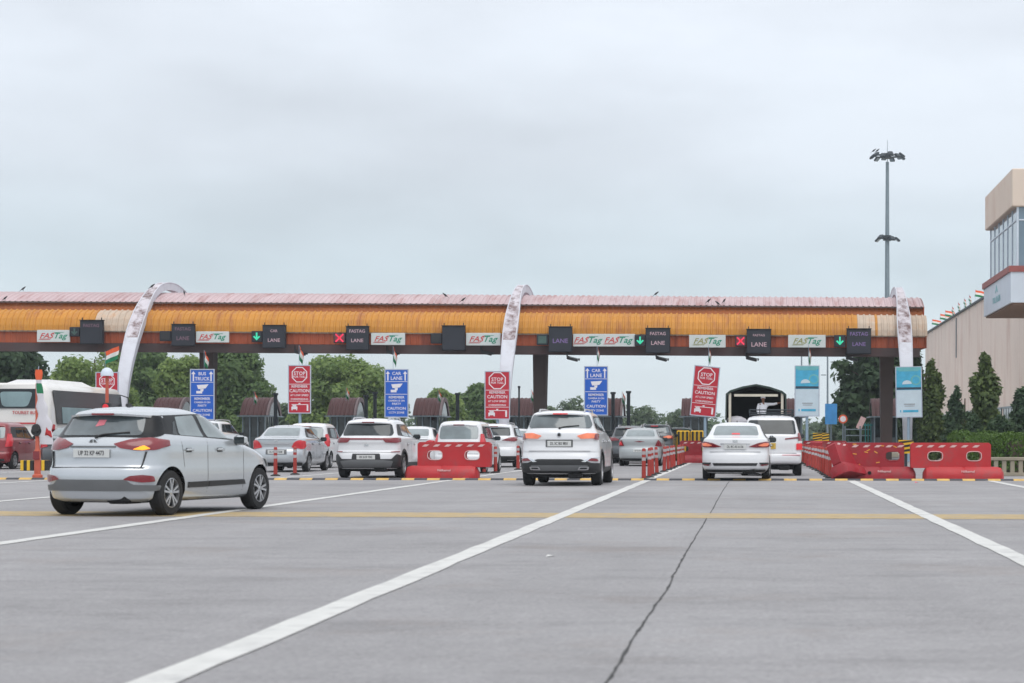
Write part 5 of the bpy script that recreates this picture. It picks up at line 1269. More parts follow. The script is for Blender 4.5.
# roof rack of the people carrier
rk = MB(); z = 1.80
for y in (.75, 1.35, 1.95, 2.5): rk.tube((-.58, y, z), (.58, y, z), .018, .018, 6)
for x in (-.58, -.2, .2, .58):
    rk.tube((x, .62, z + .0), (x, 2.6, z + .0), .016, .016, 6)
for x in (-.62, .62):
    rk.path([Vector((x, .62, z + .02)), Vector((x, .66, z + .12)), Vector((x, 2.55, z + .12)), Vector((x, 2.6, z))], .02, 6)
    for y in (.75, 1.6, 2.4): rk.tube((x * .97, y, 1.70), (x, y, z), .022, .018, 6)
rk.tube((-.62, .64, z + .12), (.62, .64, z + .12), .02, .02, 6); rk.tube((-.62, .64, z + .05), (.62, .64, z + .05), .014, .014, 6)
rk.build('roof_rack', 'dark_steel', rootm)

# ---------------- bus
r = thing('coach_bus', 'white coach bus with dark windows and a red waistline at the far left', 'bus', (-27.4, 72, 0))
W2 = 1.25; BL = 8.6; prof = [(-W2, .38), (W2, .38), (W2 + .01, 1.0), (W2, 2.2), (W2 - .07, 2.92), (W2 - .22, 3.12), (W2 - .5, 3.19), (-W2 + .5, 3.19), (-W2 + .22, 3.12), (-W2 + .07, 2.92), (-W2, 2.2), (-W2 - .01, 1.0)]
b = MB(); st = [(0.10, .94), (.0, 1.0), (.05, 1.0), (BL - .3, 1.0), (BL, .93)]
ss = [(.0, .95, 0), (.06, .99, 0), (.16, 1.0, 0), (BL - .3, 1.0, 0), (BL, .94, 0)]; n = len(prof)
for y, s, _ in ss: b.v += [(x * s, y + (max(z - 1.6, 0) * .12 if y < 1 else -max(z - 1.6, 0) * .15 if y > 9 else 0), .38 + (z - .38) * (s * .5 + .5)) for x, z in prof]
for k in range(len(ss) - 1):
    for i in range(n): b.f.append((k * n + i, k * n + (i + 1) % n, (k + 1) * n + (i + 1) % n, (k + 1) * n + i)); b.m.append(0)
b.f += [tuple(range(n)), tuple((len(ss) - 1) * n + i for i in range(n - 1, -1, -1))]; b.m += [0, 0]
b.build('body', 'bus_white', r, smooth=True, angle=40)
T = Matrix.Translation((0, .0, 0)) @ Matrix.Shear('XZ', 4, (0, 0)) if False else Matrix.Identity(4)
SH = Matrix(((1, 0, 0, 0), (0, 1, .12, -.12 * 1.6), (0, 0, 1, 0), (0, 0, 0, 1)))
M = SH @ Matrix.Translation((0, -.012, 0)) @ FRONT
b = MB(); b.prism(rnd([(-1.10, 2.22), (1.02, 2.22), (.96, 2.96), (-1.02, 2.96)], .1), 0, .01, M); b.build('rear_window', 'bus_glass', r)
b = MB(); b.prism(rnd([(-.5, 2.28), (.45, 2.28), (.62, 2.85), (-.62, 2.85)], .15), 0, .008, SH @ Matrix.Translation((0, -.018, 0)) @ FRONT); b.build('rear_reflection', 'bus_curtain_and_reflection', r)  # curved reflection in the rear glass, painted as a pale rounded patch
b = MB(); b.prism([(-1.18, 1.62), (1.18, 1.62), (1.18, 1.68), (-1.18, 1.68)], 0, .01, M); b.text('TOURIST BUS', .17, M @ Matrix.Translation((.35, 2.05, .012)), 0, .9); b.build('red_lettering', 'bus_red', r)
b = MB()
for x in (-1.05, 1.05): b.box((x, -.012, 1.0), (.18, .03, .5), 0, bev=.01)
b.build('taillight', 'tail_red', r)
# right side windows
b = MB(); MS = Matrix.Rotation(R(90), 4, 'Z') @ Matrix.Rotation(R(90), 4, 'X')      # local x -> +Y, y -> Z, z -> +X
MS = Matrix(((0, 0, 1, 0), (1, 0, 0, 0), (0, 1, 0, 0), (0, 0, 0, 1)))
LEAN = Matrix(((1, 0, -.06, .06 * 2.2), (0, 1, 0, 0), (0, 0, 1, 0), (0, 0, 0, 1)))
for sx in (1, -1):
    FL = Matrix.Diagonal((sx, 1, 1, 1)); b = MB(); b.prism(rnd([(.75, 1.62), (8.4, 1.62), (8.2, 2.92), (.45, 2.92)], .08), W2 + .010, W2 + .022, FL @ LEAN @ MS); b.build('side_window_band', 'bus_glass', r)
    b = MB()
    for y0, y1 in ((1.3, 4.6), (5.0, 8.1)): b.prism([(y0, 1.66), (y1, 1.66), (y1, 2.28), (y0, 2.28)], W2 + .024, W2 + .030, FL @ LEAN @ MS)
    b.build('side_curtain', 'bus_curtain_and_reflection', r)
    b = MB(); b.prism([(.2, 1.35), (8.4, 1.35), (8.4, 1.42), (.2, 1.42)], W2 + .012, W2 + .02, FL @ MS)
    b.prism([(.05, 1.0), (.5, 1.0), (.62, 1.6), (.40, 1.62)], W2 + .012, W2 + .02, FL @ MS); b.build('waist_stripe', 'bus_red', r)
b = MB(); K = 8
b.v += [(-.78, .9, 3.16), (.78, .9, 3.16), (.78, 6.2, 3.16), (-.78, 6.2, 3.16), (-.60, 1.8, 3.36), (.60, 1.8, 3.36), (.60, 5.4, 3.36), (-.60, 5.4, 3.36)]
b.f += [(3, 2, 1, 0), (4, 5, 6, 7), (0, 1, 5, 4), (1, 2, 6, 5), (2, 3, 7, 6), (3, 0, 4, 7)]; b.m += [0] * 6
b.build('air_conditioner', 'bus_white', r, smooth=True, angle=20)
tb, rb = make_wheel(.5, .28)
for y in (2.4, 6.6):
    for sx in (1, -1):
        w = tb.build('wheel', 'rubber', r, smooth=True); w.location = (sx * (W2 - .14), y, .5); w.rotation_euler = (0, 0, 0 if sx > 0 else math.pi); rb.build('rim', ['dull_silver', 'black_plastic'], w, smooth=True)
for sx in (1, -1):
    mm = MB(); mm.path([Vector((sx * 1.2, 8.3, 2.9)), Vector((sx * 1.4, 8.6, 2.8)), Vector((sx * 1.42, 8.6, 2.5))], .025, 6); mm.box((sx * 1.42, 8.58, 2.3), (.22, .12, .5), 0, bev=.04); mm.build('wing_mirror', 'black_plastic', r)

r.scale = (1, 1, .975)
# ---------------- canvas truck
TY = 79.0; r = thing('canvas_truck', 'cargo truck with a dark open canopied bed under a green tarpaulin', 'truck', (gx(756, TY), TY, 0))
HW = 1.16; ez = 2.93; pk = at(756, 384, TY).z
b = MB(); b.box((0, 2.3, 1.05), (2 * HW + .06, 4.6, .12), 0)
for sx in (-1, 1): b.box((sx * HW, 2.3, 1.45), (.06, 4.6, .75), 0)
b.box((0, 4.6, 2.0), (2 * HW, .06, 1.85), 1)
b.build('cargo_bed', ['truck_dark', 'truck_dark'], r)
b = MB(); b.box((0, .0, 1.30), (2 * HW - .02, .06, .50), 0, bev=.01); b.build('tailgate', 'truck_dark', r)
b = MB()
for sx in (-1, 1):
    b.box((sx * (HW - .10), .05, (1.1 + ez) / 2), (.10, .08, ez - 1.1), 0)
b.box((0, .04, ez - .10), (2 * HW - .55, .06, .10), 0); b.build('rear_frame', 'truck_cream', r)
b = MB(); sec = [(-HW - .09, 1.85), (-HW - .07, ez - .04), (-HW + .10, ez + .10), (-.55, ez + .10 + (pk - ez - .1) * .62), (0, pk), (.55, ez + .10 + (pk - ez - .1) * .58), (HW - .1, ez + .08), (HW + .07, ez - .06), (HW + .09, 1.8)]
inn = [(x * .955, z - (.07 if 1.9 < z else 0)) for x, z in sec]; n = len(sec)
ys = [-.05, 1.1, 2.3, 3.5, 4.7]
for k, y in enumerate(ys):
    sag = -.03 if k % 2 else 0
    b.v += [(x, y, z + sag) for x, z in sec] + [(x, y, z + sag) for x, z in inn]
for k in range(len(ys) - 1):
    for i in range(n - 1):
        a = k * 2 * n + i; c = (k + 1) * 2 * n + i
        b.f.append((a, a + 1, c + 1, c)); b.m.append(0); b.f.append((a + n, c + n, c + n + 1, a + n + 1)); b.m.append(1)
for i in range(n - 1): b.f.append((i, i + n, i + n + 1, i + 1)); b.m.append(0)
e0 = (len(ys) - 1) * 2 * n; b.f.append(tuple(e0 + i for i in range(n))); b.m.append(1)
b.build('tarpaulin', ['tarp_green', 'truck_dark'], r)
b = MB(); b.box((0, 5.9, 1.45), (2.1, 1.9, 1.9), 0, bev=.15); b.build('cab', 'truck_cream', r); b = MB(); b.box((0, 3.2, .70), (.8, 6.6, .22), 0); b.build('chassis', 'dark_void', r)
tb2, rb2 = make_wheel(.46, .26)
for y in (1.3, 5.8):
    for sx in (1, -1):
        w = tb2.build('wheel', 'rubber', r, smooth=True); w.location = (sx * (HW - .18), y, .46); w.rotation_euler = (0, 0, 0 if sx > 0 else math.pi); rb2.build('rim', ['dull_silver', 'black_plastic'], w, smooth=True)
b = MB()
for sx in (-1, 1): b.box((sx * .85, -.06, .85), (.25, .04, .12), 0, bev=.01)
b.build('taillight', 'tail_red', r)
b = MB(); b.lathe([(.16, 0), (.19, .1), (.17, .26), (.08, .36), (.10, .42)], 14); b.build('fabric_lamp', 'dark_steel', r).location = (0, 3.0, 1.15)
# pale bundle on the truck bed edge, seen above the white saloon
b = MB(); pts = []
for k in range(7):
    for i in range(12):
        a = 2 * math.pi * i / 12; t = math.pi * k / 6; rr2 = 1 + .18 * math.sin(3 * a + k); pts.append((.42 * math.sin(t) * math.cos(a) * rr2, .25 * math.sin(t) * math.sin(a) * rr2, .22 - .22 * math.cos(t)))
b.v = pts
for k in range(6):
    for i in range(12): b.f.append((k * 12 + i, k * 12 + (i + 1) % 12, k * 12 + 12 + (i + 1) % 12, k * 12 + 12 + i)); b.m.append(0)
P = at(737, 419, TY + .6); tag(b.build('cloth_bundle', 'cloth_white', smooth=True, loc=(P.x, TY + .45, 1.56)), 'pale cloth bundle at the left rear edge of the truck bed', 'bundle')
bpy.data.objects['cloth_bundle'].location.z = 1.56

# ---------------- person standing at the back of the truck
def skin(name, joints, edges, m, parent, sub=2):
    me = bpy.data.meshes.new(name); me.from_pydata([j[:3] for j in joints], edges, []); o = bpy.data.objects.new(name + '_tmp', me); col.objects.link(o)
    md = o.modifiers.new('s', 'SKIN'); md.use_smooth_shade = True; md.branch_smoothing = .6
    for v, j in zip(me.skin_vertices[0].data, joints): v.radius = (j[3], j[3] if len(j) < 5 else j[4]); v.use_root = False
    me.skin_vertices[0].data[0].use_root = True
    s = o.modifiers.new('u', 'SUBSURF'); s.levels = sub; s.render_levels = sub
    dg = bpy.context.evaluated_depsgraph_get(); dg.update(); res = bpy.data.meshes.new_from_object(o.evaluated_get(dg))
    bpy.data.objects.remove(o); bpy.data.meshes.remove(me)
    res.name = name; res.materials.clear(); res.materials.append(MATS[m])
    ob = bpy.data.objects.new(name, res); col.objects.link(ob); ob.parent = parent; 
    for p in res.polygons: p.use_smooth = True
    return ob
PP = at(763, 410, TY + .9); pr = thing('person', 'person in a white shirt standing in the truck bed, one arm stretched out', 'person', (PP.x, TY + .32, 1.11))
J = [(0, 0, .90, .13, .10), (0, 0, 1.08, .12, .09), (0, .0, 1.30, .15, .09), (0, 0, 1.42, .09, .07), (0, -.01, 1.49, .05), (0, -.015, 1.57, .085, .09), (0, -.015, 1.65, .075, .085),
     (.17, 0, 1.38, .055), (.42, -.03, 1.36, .042), (.66, -.06, 1.42, .032), (.75, -.07, 1.44, .028, .018),
     (-.17, 0, 1.37, .055), (-.21, -.03, 1.11, .042), (-.16, -.12, .90, .032), (-.13, -.15, .84, .026, .018),
     (.09, 0, .84, .085), (.10, -.02, .46, .058), (.10, .03, .08, .040), (.10, -.10, .03, .036, .03),
     (-.09, 0, .84, .085), (-.11, -.02, .46, .058), (-.12, .03, .08, .040), (-.12, -.10, .03, .036, .03)]
E = [(0, 1), (1, 2), (2, 3), (3, 4), (4, 5), (5, 6), (2, 7), (7, 8), (8, 9), (9, 10), (2, 11), (11, 12), (12, 13), (13, 14), (0, 15), (15, 16), (16, 17), (17, 18), (0, 19), (19, 20), (20, 21), (21, 22)]
# fingers
def fing(base, dirv, k0):
    out = []; 
    for q in range(4):
        o = (q - 1.5) * .018; ln_ = (.075, .085, .080, .062)[q]
        p = Vector(base) + Vector((0, .0, 1)) * o; d = Vector(dirv)
        out.append((p, p + d * ln_ * .55, p + d * ln_ + Vector((0, -.018, -.006))))
    return out
for hand, d, idx in ((J[10], (.98, -.1, .05), 10), (J[14], (.25, -.3, -.9), 14)):
    for a, b_, c in fing(hand[:3], d, idx) if idx == 10 else []:
        k = len(J); J.append((*b_, .0095)); J.append((*c, .008)); E += [(idx, k), (k, k + 1)]
    k = len(J); J.append((hand[0] + .02, hand[1] - .03, hand[2] + .035, .010)); E.append((idx, k))
skin('body', J, E, 'skin', pr)
skin('shirt', [(0, 0, .80, .165, .13), (0, 0, 1.05, .145, .115), (0, 0, 1.30, .175, .115), (0, 0, 1.42, .10, .085), (.185, 0, 1.375, .078), (.42, -.03, 1.36, .062), (.60, -.05, 1.405, .050), (-.185, 0, 1.365, .078), (-.22, -.03, 1.11, .062), (-.18, -.10, .96, .05)],
     [(0, 1), (1, 2), (2, 3), (2, 4), (4, 5), (5, 6), (2, 7), (7, 8), (8, 9)], 'shirt_white', pr)
skin('trousers', [(0, 0, .90, .145, .11), (.095, 0, .82, .105), (.105, -.02, .46, .078), (.10, .03, .10, .062), (-.095, 0, .82, .105), (-.115, -.02, .46, .078), (-.12, .03, .10, .062)], [(0, 1), (1, 2), (2, 3), (0, 4), (4, 5), (5, 6)], 'trouser_grey', pr)
h = MB(); vs = []
h.lathe([(.001, .105), (.06, .095), (.095, .05), (.10, 0), (.09, -.05)], 16, Matrix.Translation((0, .012, 1.635))); h.build('hair', 'shirt_white', pr, smooth=True)

# ---------------- birds
def bird(px, py, Y, label, rz=0.0, s=1.0):
    p = at(px, py, Y); b = MB()
    prof = [(.001, -.16), (.035, -.12), (.055, -.04), (.058, .03), (.04, .09), (.034, .12), (.036, .15), (.022, .18), (.001, .19)]
    M = Matrix.Rotation(R(52), 4, 'Y') @ Matrix.Diagonal((s, s * .9, s, 1)); M = Matrix.Translation((0, 0, .16 * s)) @ M
    b.lathe([(r_, z) for r_, z in prof], 10, M); b.add([M @ Vector(v) for v in ((-.03, -.03, -.12), (-.03, .03, -.12), (.0, .02, -.34), (.0, -.02, -.34), (.01, 0, -.14))], [(0, 1, 2, 3), (0, 4, 1), (0, 3, 4), (1, 4, 2), (2, 4, 3)])
    b.tube(M @ Vector((0, 0, .18)), M @ Vector((.01, 0, .24)), .010, .002, 6)
    for sx in (-.02, .02): b.tube((0, sx, .0), (0, sx, .12 * s), .006, .006, 5)
    o = b.build('crow', 'bird_black', smooth=True, loc=p, rz=rz); tag(o, label, 'bird', 'crows on the canopy roof')
for px, py, Y, l, rz in ((23, 291, 100, 'black bird leftmost on the pink roof', 0), (5, 300.5, 97.2, 'black bird on the roof edge at the far left', 1), (152, 288.5, 96.4, 'black bird on the top of the left white rib', 0), (184, 295, 98.5, 'black bird on the roof right of the left rib', 2),
                     (445, 297.5, 98.2, 'dark bird low on the roof left of the middle rib', 3.1), (463, 302, 97.4, 'small dark bird on the roof edge left of the middle rib', 0), (656, 296, 99.5, 'black bird on the roof crest above the middle lit display', 0), (708.5, 303, 97.5, 'left bird of the three together on the roof', .5),
                     (717.5, 305.5, 97.4, 'middle low bird of the three together on the roof', 3), (724, 303, 97.5, 'right bird of the three together on the roof', 1)):
    bird(px, py, Y, l, rz, .8)
# ================================================================== TREES
def leaves_mesh(name, pts, nrm, size, m, parent, rng, smin=.6):
    n = len(pts); s = size * rng.uniform(smin, 1.25, (n, 1))
    a = rng.normal(size=(n, 3)); a /= np.linalg.norm(a, axis=1)[:, None]
    nn = nrm + rng.normal(size=(n, 3)) * .55; nn /= np.linalg.norm(nn, axis=1)[:, None] + 1e-9
    u = np.cross(nn, a); u /= np.linalg.norm(u, axis=1)[:, None] + 1e-9; v = np.cross(nn, u)
    u *= s; v *= s * .62
    V = np.stack([pts - u, pts - v * .9 + u * .1, pts + u, pts + v * .9 + u * .1], axis=1).reshape(-1, 3)
    me = bpy.data.meshes.new(name); me.vertices.add(4 * n); me.vertices.foreach_set('co', V.ravel().astype('f'))
    me.loops.add(4 * n); me.loops.foreach_set('vertex_index', np.arange(4 * n, dtype='i')); me.polygons.add(n)
    me.polygons.foreach_set('loop_start', np.arange(0, 4 * n, 4, dtype='i')); me.polygons.foreach_set('loop_total', np.full(n, 4, dtype='i'))
    me.materials.append(MATS[m]); me.update(); me.validate()
    o = bpy.data.objects.new(name, me); col.objects.link(o)
    if parent is not None: o.parent = parent
    return o
def cloud(rng, lobes, n):
    """lobes: (x,y,z,rx,ry,rz) -> points near the shell of each lobe, clumped"""
    L_ = np.array(lobes); w = (L_[:, 3] * L_[:, 4] * L_[:, 5]) ** (2 / 3); w /= w.sum()
    k = rng.choice(len(L_), n, p=w); d = rng.normal(size=(n, 3)); d /= np.linalg.norm(d, axis=1)[:, None]
    # clump directions so gaps appear
    rad = rng.uniform(.35, 1.22, (n, 1)) ** .7
    p = L_[k, :3] + d * L_[k, 3:] * rad
    return p, d
def tree(name, label, x, y, H, cr, m, seed, n=6000, leaf=.21, crown0=.25, spread=1.0, cat='tree', group='trees beyond the toll plaza', lob=40, shape='round'):
    rng = np.random.default_rng(seed); r = thing(name, label, cat, (x, y, 0), 0, group); rr = random.Random(seed)
    t = MB(); tw = .035 * H + .06; lean = rr.uniform(-.3, .3)
    z1 = H * (crown0 + .25); p0 = Vector((0, 0, -.1)); p1 = Vector((lean, rr.uniform(-.2, .2), z1))
    t.tube(p0, p1, tw, tw * .6, 9, caps=False); top = Vector((lean * 1.3, 0, H * .85)); t.tube(p1, top, tw * .6, tw * .15, 7)
    lobes = []
    for k in range(lob):
        u = (k + .5) / lob
        if shape == 'round':
            zz = H * crown0 + (H * (1 - crown0)) * rr.uniform(.08, .92); q = (zz - H * crown0) / (H * (1 - crown0)); env = math.sin(math.pi * min(1, (q * .85 + .12))) ** .6
            a = rr.random() * 6.283; rad = cr * env * math.sqrt(rr.random()) * .85; lr = cr * rr.uniform(.14, .34)
            lobes.append((rad * math.cos(a), rad * math.sin(a) * spread, min(zz, H - lr * .7), lr, lr, lr * rr.uniform(.6, .85)))
            if k % 3 == 0: lobes.append((rad * .5 * math.cos(a), rad * .5 * math.sin(a), min(zz, H * .8) * .9, cr * .45, cr * .45, H * .22))
        else:      # columnar / conifer
            q = u; zz = H * crown0 + H * (1 - crown0) * q; env = (1 - q) ** .6 * (.75 + .25 * min(1, q * 6)) + .05
            a = rr.random() * 6.283; rad = cr * env * .75 * rr.random(); lr = cr * env * rr.uniform(.35, .7) + .04
            lobes.append((rad * math.cos(a), rad * math.sin(a), min(zz, H - lr * .4), lr, lr, lr * 1.5))
    for l in lobes[::3]:
        b0 = p1.lerp(top, rr.random() * .5) if l[2] > z1 else p0.lerp(p1, .75); t.tube(b0, Vector(l[:3]), tw * .22, tw * .05, 5, caps=False)
    t.build('trunk', 'bark', r, smooth=True)
    p, d = cloud(rng, lobes, n); keep = p[:, 2] > H * crown0 * .7; p, d = p[keep], d[keep]
    # knock irregular holes
    h = np.sin(p[:, 0] * 2.1 + seed) * np.sin(p[:, 1] * 1.9 + 2 * seed) * np.sin(p[:, 2] * 2.3 + seed * .7); keep = (h < .55) | (rng.random(len(p)) < .35); p, d = p[keep], d[keep]
    d = d + np.array([0, 0, .35]); leaves_mesh('crown', p, d, leaf, m, r, rng)
    return r
def tpx(name, label, px, wpx, ytop, Y, m, seed, **k):
    p = at(px, ytop, Y); return tree(name, label, p.x, Y, p.z, wpx * Y / F / 2 * 1.12, m, seed, **k)
tpx('broadleaf_tree', 'dark broadleaf tree behind the bus at the far left edge', 4, 96, 334, 128, 'leaf_dark', 1, n=34000, crown0=.12)
tpx('broadleaf_tree', 'bright green tree behind the bus, left of the left rib', 90, 96, 343, 150, 'leaf_light', 2, n=28900, crown0=.01)
tpx('broadleaf_tree', 'mid green tree behind the foot of the left white rib', 140, 80, 346, 158, 'leaf_mid', 3, n=28900, crown0=.01)
tpx('broadleaf_tree', 'bushy tree between the left rib and the blue bus and truck board', 182, 70, 350, 150, 'leaf_light', 14, n=23800, crown0=.01)
tpx('broadleaf_tree', 'large mid green tree right of the blue bus and truck board', 236, 82, 343, 150, 'leaf_mid', 4, n=34000, crown0=.01)
tpx('broadleaf_tree', 'light green spreading tree between the left stop board and the left car lane board', 344, 96, 356, 160, 'leaf_light', 5, n=34000, crown0=.02)
tpx('broadleaf_tree', 'small low tree in the gap of sky left of the upright stop board', 289, 40, 402, 175, 'leaf_far', 6, n=4000, crown0=.05)
tpx('slender_tree', 'thin pale tree just right of the left blue car lane board', 398, 26, 386, 195, 'leaf_far', 7, n=1400, crown0=.2, lob=12)
tpx('broadleaf_tree', 'round light green tree behind the booth in the middle', 442, 48, 387, 170, 'leaf_light', 8, n=20400, crown0=.01)
tpx('broadleaf_tree', 'darker tree left of the middle red stop board', 480, 62, 383, 175, 'leaf_mid', 9, n=23800, crown0=.01)
tpx('broadleaf_tree', 'distant tree right of the middle support column', 568, 44, 396, 215, 'leaf_far', 10, n=5000, crown0=.01)
tpx('broadleaf_tree', 'distant low tree beside the middle support column', 545, 34, 404, 225, 'leaf_far', 11, n=4000, crown0=.01)
tpx('broadleaf_tree', 'distant tree just right of the right blue car lane board', 640, 44, 404, 235, 'leaf_far', 12, n=5000, crown0=.04)
tpx('broadleaf_tree', 'distant tree left of the leaning stop board', 680, 40, 407, 240, 'leaf_far', 13, n=5000, crown0=.04)
tpx('broadleaf_tree', 'distant tree behind the right blue car lane board', 602, 44, 402, 240, 'leaf_far', 15, n=4500, crown0=.04)
tpx('broadleaf_tree', 'distant small tree right of the left poster board', 828, 26, 416, 200, 'leaf_far', 16, n=2500, crown0=.04)
tpx('fig_tree', 'big dark glossy fig tree behind the right support column', 880, 96, 330, 122, 'leaf_dark', 17, n=16000, crown0=.10, lob=34, leaf=.26)
# far-off wood
rng = np.random.default_rng(77); lobes = []
rr = random.Random(9)
for k in range(150):
    X = -150 + 175 * k / 150 + rr.uniform(-1, 1); h = rr.uniform(2.2, 4.4); lobes.append((X, 290 + rr.uniform(-8, 8), h * .5, rr.uniform(1.6, 3), 2.5, h * .62))
p, d = cloud(rng, lobes, 26000); p[:, 2] = np.maximum(p[:, 2], .1); d = d + np.array([0, 0, .3])
o = leaves_mesh('distant_woodland', p, d, .55, 'leaf_far', None, rng); tag(o, kind='stuff')
# conifers and shrubs on the right
tpx('columnar_tree', 'tall pointed evergreen right of the right poster board', 931, 32, 361, 92, 'leaf_ever', 21, n=9000, leaf=.13, crown0=.04, shape='col', group='evergreens along the right side', lob=44)
tpx('columnar_tree', 'dark evergreen hiding behind the right poster board', 915, 30, 352, 100, 'leaf_dark', 27, n=7000, leaf=.15, crown0=.04, shape='col', group='evergreens along the right side', lob=44)
tpx('columnar_tree', 'short dark evergreen between the two tall pointed ones', 957, 26, 387, 88, 'leaf_dark', 22, n=6000, leaf=.12, crown0=.04, shape='col', group='evergreens along the right side')
tpx('columnar_tree', 'tallest pointed evergreen before the beige wall', 985, 38, 355, 84, 'leaf_ever', 23, n=12000, leaf=.13, crown0=.03, shape='col', group='evergreens along the right side', lob=34)
tpx('round_shrub', 'round dark shrub before the tallest pointed evergreen', 1000, 32, 412, 76, 'leaf_dark', 24, n=7000, leaf=.09, crown0=.04, group='evergreens along the right side', cat='shrub')
tpx('round_shrub', 'dark evergreen at the right edge of the picture', 1024, 36, 384, 80, 'leaf_dark', 25, n=9000, leaf=.12, crown0=.04, group='evergreens along the right side', cat='tree')
tpx('round_shrub', 'dark shrub left of the tallest pointed evergreen', 972, 24, 410, 82, 'leaf_dark', 26, n=4000, leaf=.10, crown0=.04, group='evergreens along the right side', cat='shrub')
def hedge(label, x0, x1, y0, y1, h, seed, m='leaf_hedge', n=14000, z0=.1, leaf=.055):
    rng = np.random.default_rng(seed); P = rng.random((n, 3)); ax = rng.integers(0, 3, n); sg = rng.integers(0, 2, n)
    P[np.arange(n), ax] = np.where(ax == 2, 1, sg) + rng.normal(size=n) * .04
    nr = np.zeros((n, 3)); nr[np.arange(n), ax] = np.where(ax == 2, 1, sg * 2 - 1)
    P[:, 2] += .05 * np.sin(P[:, 0] * 9) + .04 * np.sin(P[:, 1] * 23)
    p = P * np.array([x1 - x0, y1 - y0, h - z0]) + np.array([0, 0, z0]); 
    r = thing('hedge', label, 'hedge', (x0, y0, 0)); leaves_mesh('foliage', p, nr, leaf, m, r, rng)
    b = MB(); b.box(((x1 - x0) / 2, (y1 - y0) / 2, (h - .1) / 2), ((x1 - x0) * .86, (y1 - y0) - .25, h - .15), 0); b.build('branches', 'bark', r)
hedge('bright green clipped hedge above the pale balustrade at the right edge', gx(992, 61), gx(992, 61) + 7, 60, 66, 1.14, 31, n=26000)
hedge('lower green hedge left of the clipped one, behind the right red barrier', gx(953, 74), gx(992, 74), 72, 76, 1.22, 32, n=9000)
# balustrade
r = thing('balustrade', 'low pale concrete balustrade with upright bars below the hedge', 'balustrade', (gx(986, 57), 57, 0))
b = MB(); b.box((3.0, 0, .50), (6.2, .20, .10), 0, bev=.015); b.box((3.0, 0, .05), (6.2, .24, .10), 0, bev=.01); b.build('rail', 'concrete_post', r)
b = MB(); 
for k in range(26): b.box((.05 + .24 * k, 0, .275), (.12, .13, .35), 0)
b.build('upright', 'concrete_post', r)
b = MB(); b.box((-.0, 0, 0), (.01, .01, .01), 0)

# ================================================================== BUILDING
WX = 17.0
r = thing('station_building', 'long beige wall of the station building on the right', 'building', (WX, 85, 0)); H = 11.55
b = MB(); b.box((6, 56, H / 2), (12, 112, H), 0); b.build('wall', 'wall_beige', r)
b = MB(); b.box((-.02, 56, H + .06), (.30, 112.2, .14), 0); b.build('parapet_edge', 'dark_steel', r)
for k in range(2):
    y = 30 + 51 * k; b = MB(); b.tube((-.06, y, H - .2), (-.06, y, H - 3.6), .05, .05, 6); b.build('drain_pipe', 'steel_grey', r)
for k in range(16):
    y0 = 4 + 6.6 * k; w = MB(); w.box((-.03, y0 + 2.7, 2.75), (.06, 5.4, .75), 0); wo = w.build('window', 'window_glass', r)
    f = MB(); f.box((-.05, y0 + 2.7, 3.19), (.16, 5.8, .12), 0); f.box((-.05, y0 + 2.7, 2.34), (.16, 5.8, .08), 0)
    for q in range(5): f.box((-.06, y0 + .05 + 1.32 * q, 2.76), (.05, .07, .74), 0)
    f.build('window_frame', 'steel_grey', wo)
# projecting control cabin
CX, CYn, CYf = 11.75, 90.0, 100.6
def cz(y, Y=90.0): return CH + (VY - y) * Y / F
r = thing('control_cabin', 'glazed control cabin with a beige roof box projecting high at the right edge', 'control room', (CX, CYn, 0))
D = CYf - CYn; Wd = 6.2
zt, z2, z3, z4, z5 = cz(168), cz(206), cz(266), cz(271), cz(302)
b = MB(); b.box((Wd / 2, D / 2, (zt + z2) / 2), (Wd, D, zt - z2), 0, bev=.04); b.build('roof_box', 'cabin_beige', r)
b = MB(); b.box((Wd / 2 + .1, D / 2, (z2 + z3) / 2), (Wd - .35, D - .35, z2 - z3), 0); b.build('glazing', 'cabin_glass', r)
b = MB()
for k in range(7): b.box((.265, .2 + (D - .4) * k / 6, (z2 + z3) / 2), (.05, .07, z2 - z3 - .01), 0)
for k in range(5): b.box((.3 + (Wd - .6) * k / 4, .165, (z2 + z3) / 2), (.07, .05, z2 - z3 - .01), 0)
zm = cz(219); b.box((.262, D / 2, zm), (.045, D - .5, .06), 0); b.box((Wd / 2 + .1, .162, zm), (Wd - .5, .045, .06), 0); b.build('mullion', 'cabin_white', r)
b = MB(); b.box((Wd / 2 - .03, D / 2, (z3 + z4) / 2), (Wd + .22, D + .2, z3 - z4 + .05), 0); b.build('red_band', 'cabin_red', r)
b = MB(); b.box((Wd / 2, D / 2, (z4 + z5) / 2 - .01), (Wd + .1, D + .1, z4 - z5), 0); b.build('lower_band', 'cabin_white', r)
b = MB(); b.box((Wd / 2, D / 2, z5 - .05), (Wd - .1, D - .1, .08), 0); b.build('floor_soffit', 'soffit_brown', r)
t = MB(); M = Matrix.Translation((-.055, D * .5, (z4 + z5) / 2)) @ Matrix(((0, 0, -1, 0), (-1, 0, 0, 0), (0, 1, 0, 0), (0, 0, 0, 1)))
t.text('TOLL PLAZA', .42, M @ Matrix.Translation((0, -.22, .01)), 0, 1.3); t.prism([(-.5, .12), (0, .5), (.5, .12), (0, .22)], 0, .012, M); t.build('wall_lettering', 'poster_teal', r)
b = MB(); b.box((Wd - .6, D / 2, z5 / 2), (.6, .8, z5), 0); b.build('support_pier', 'cabin_beige', r)
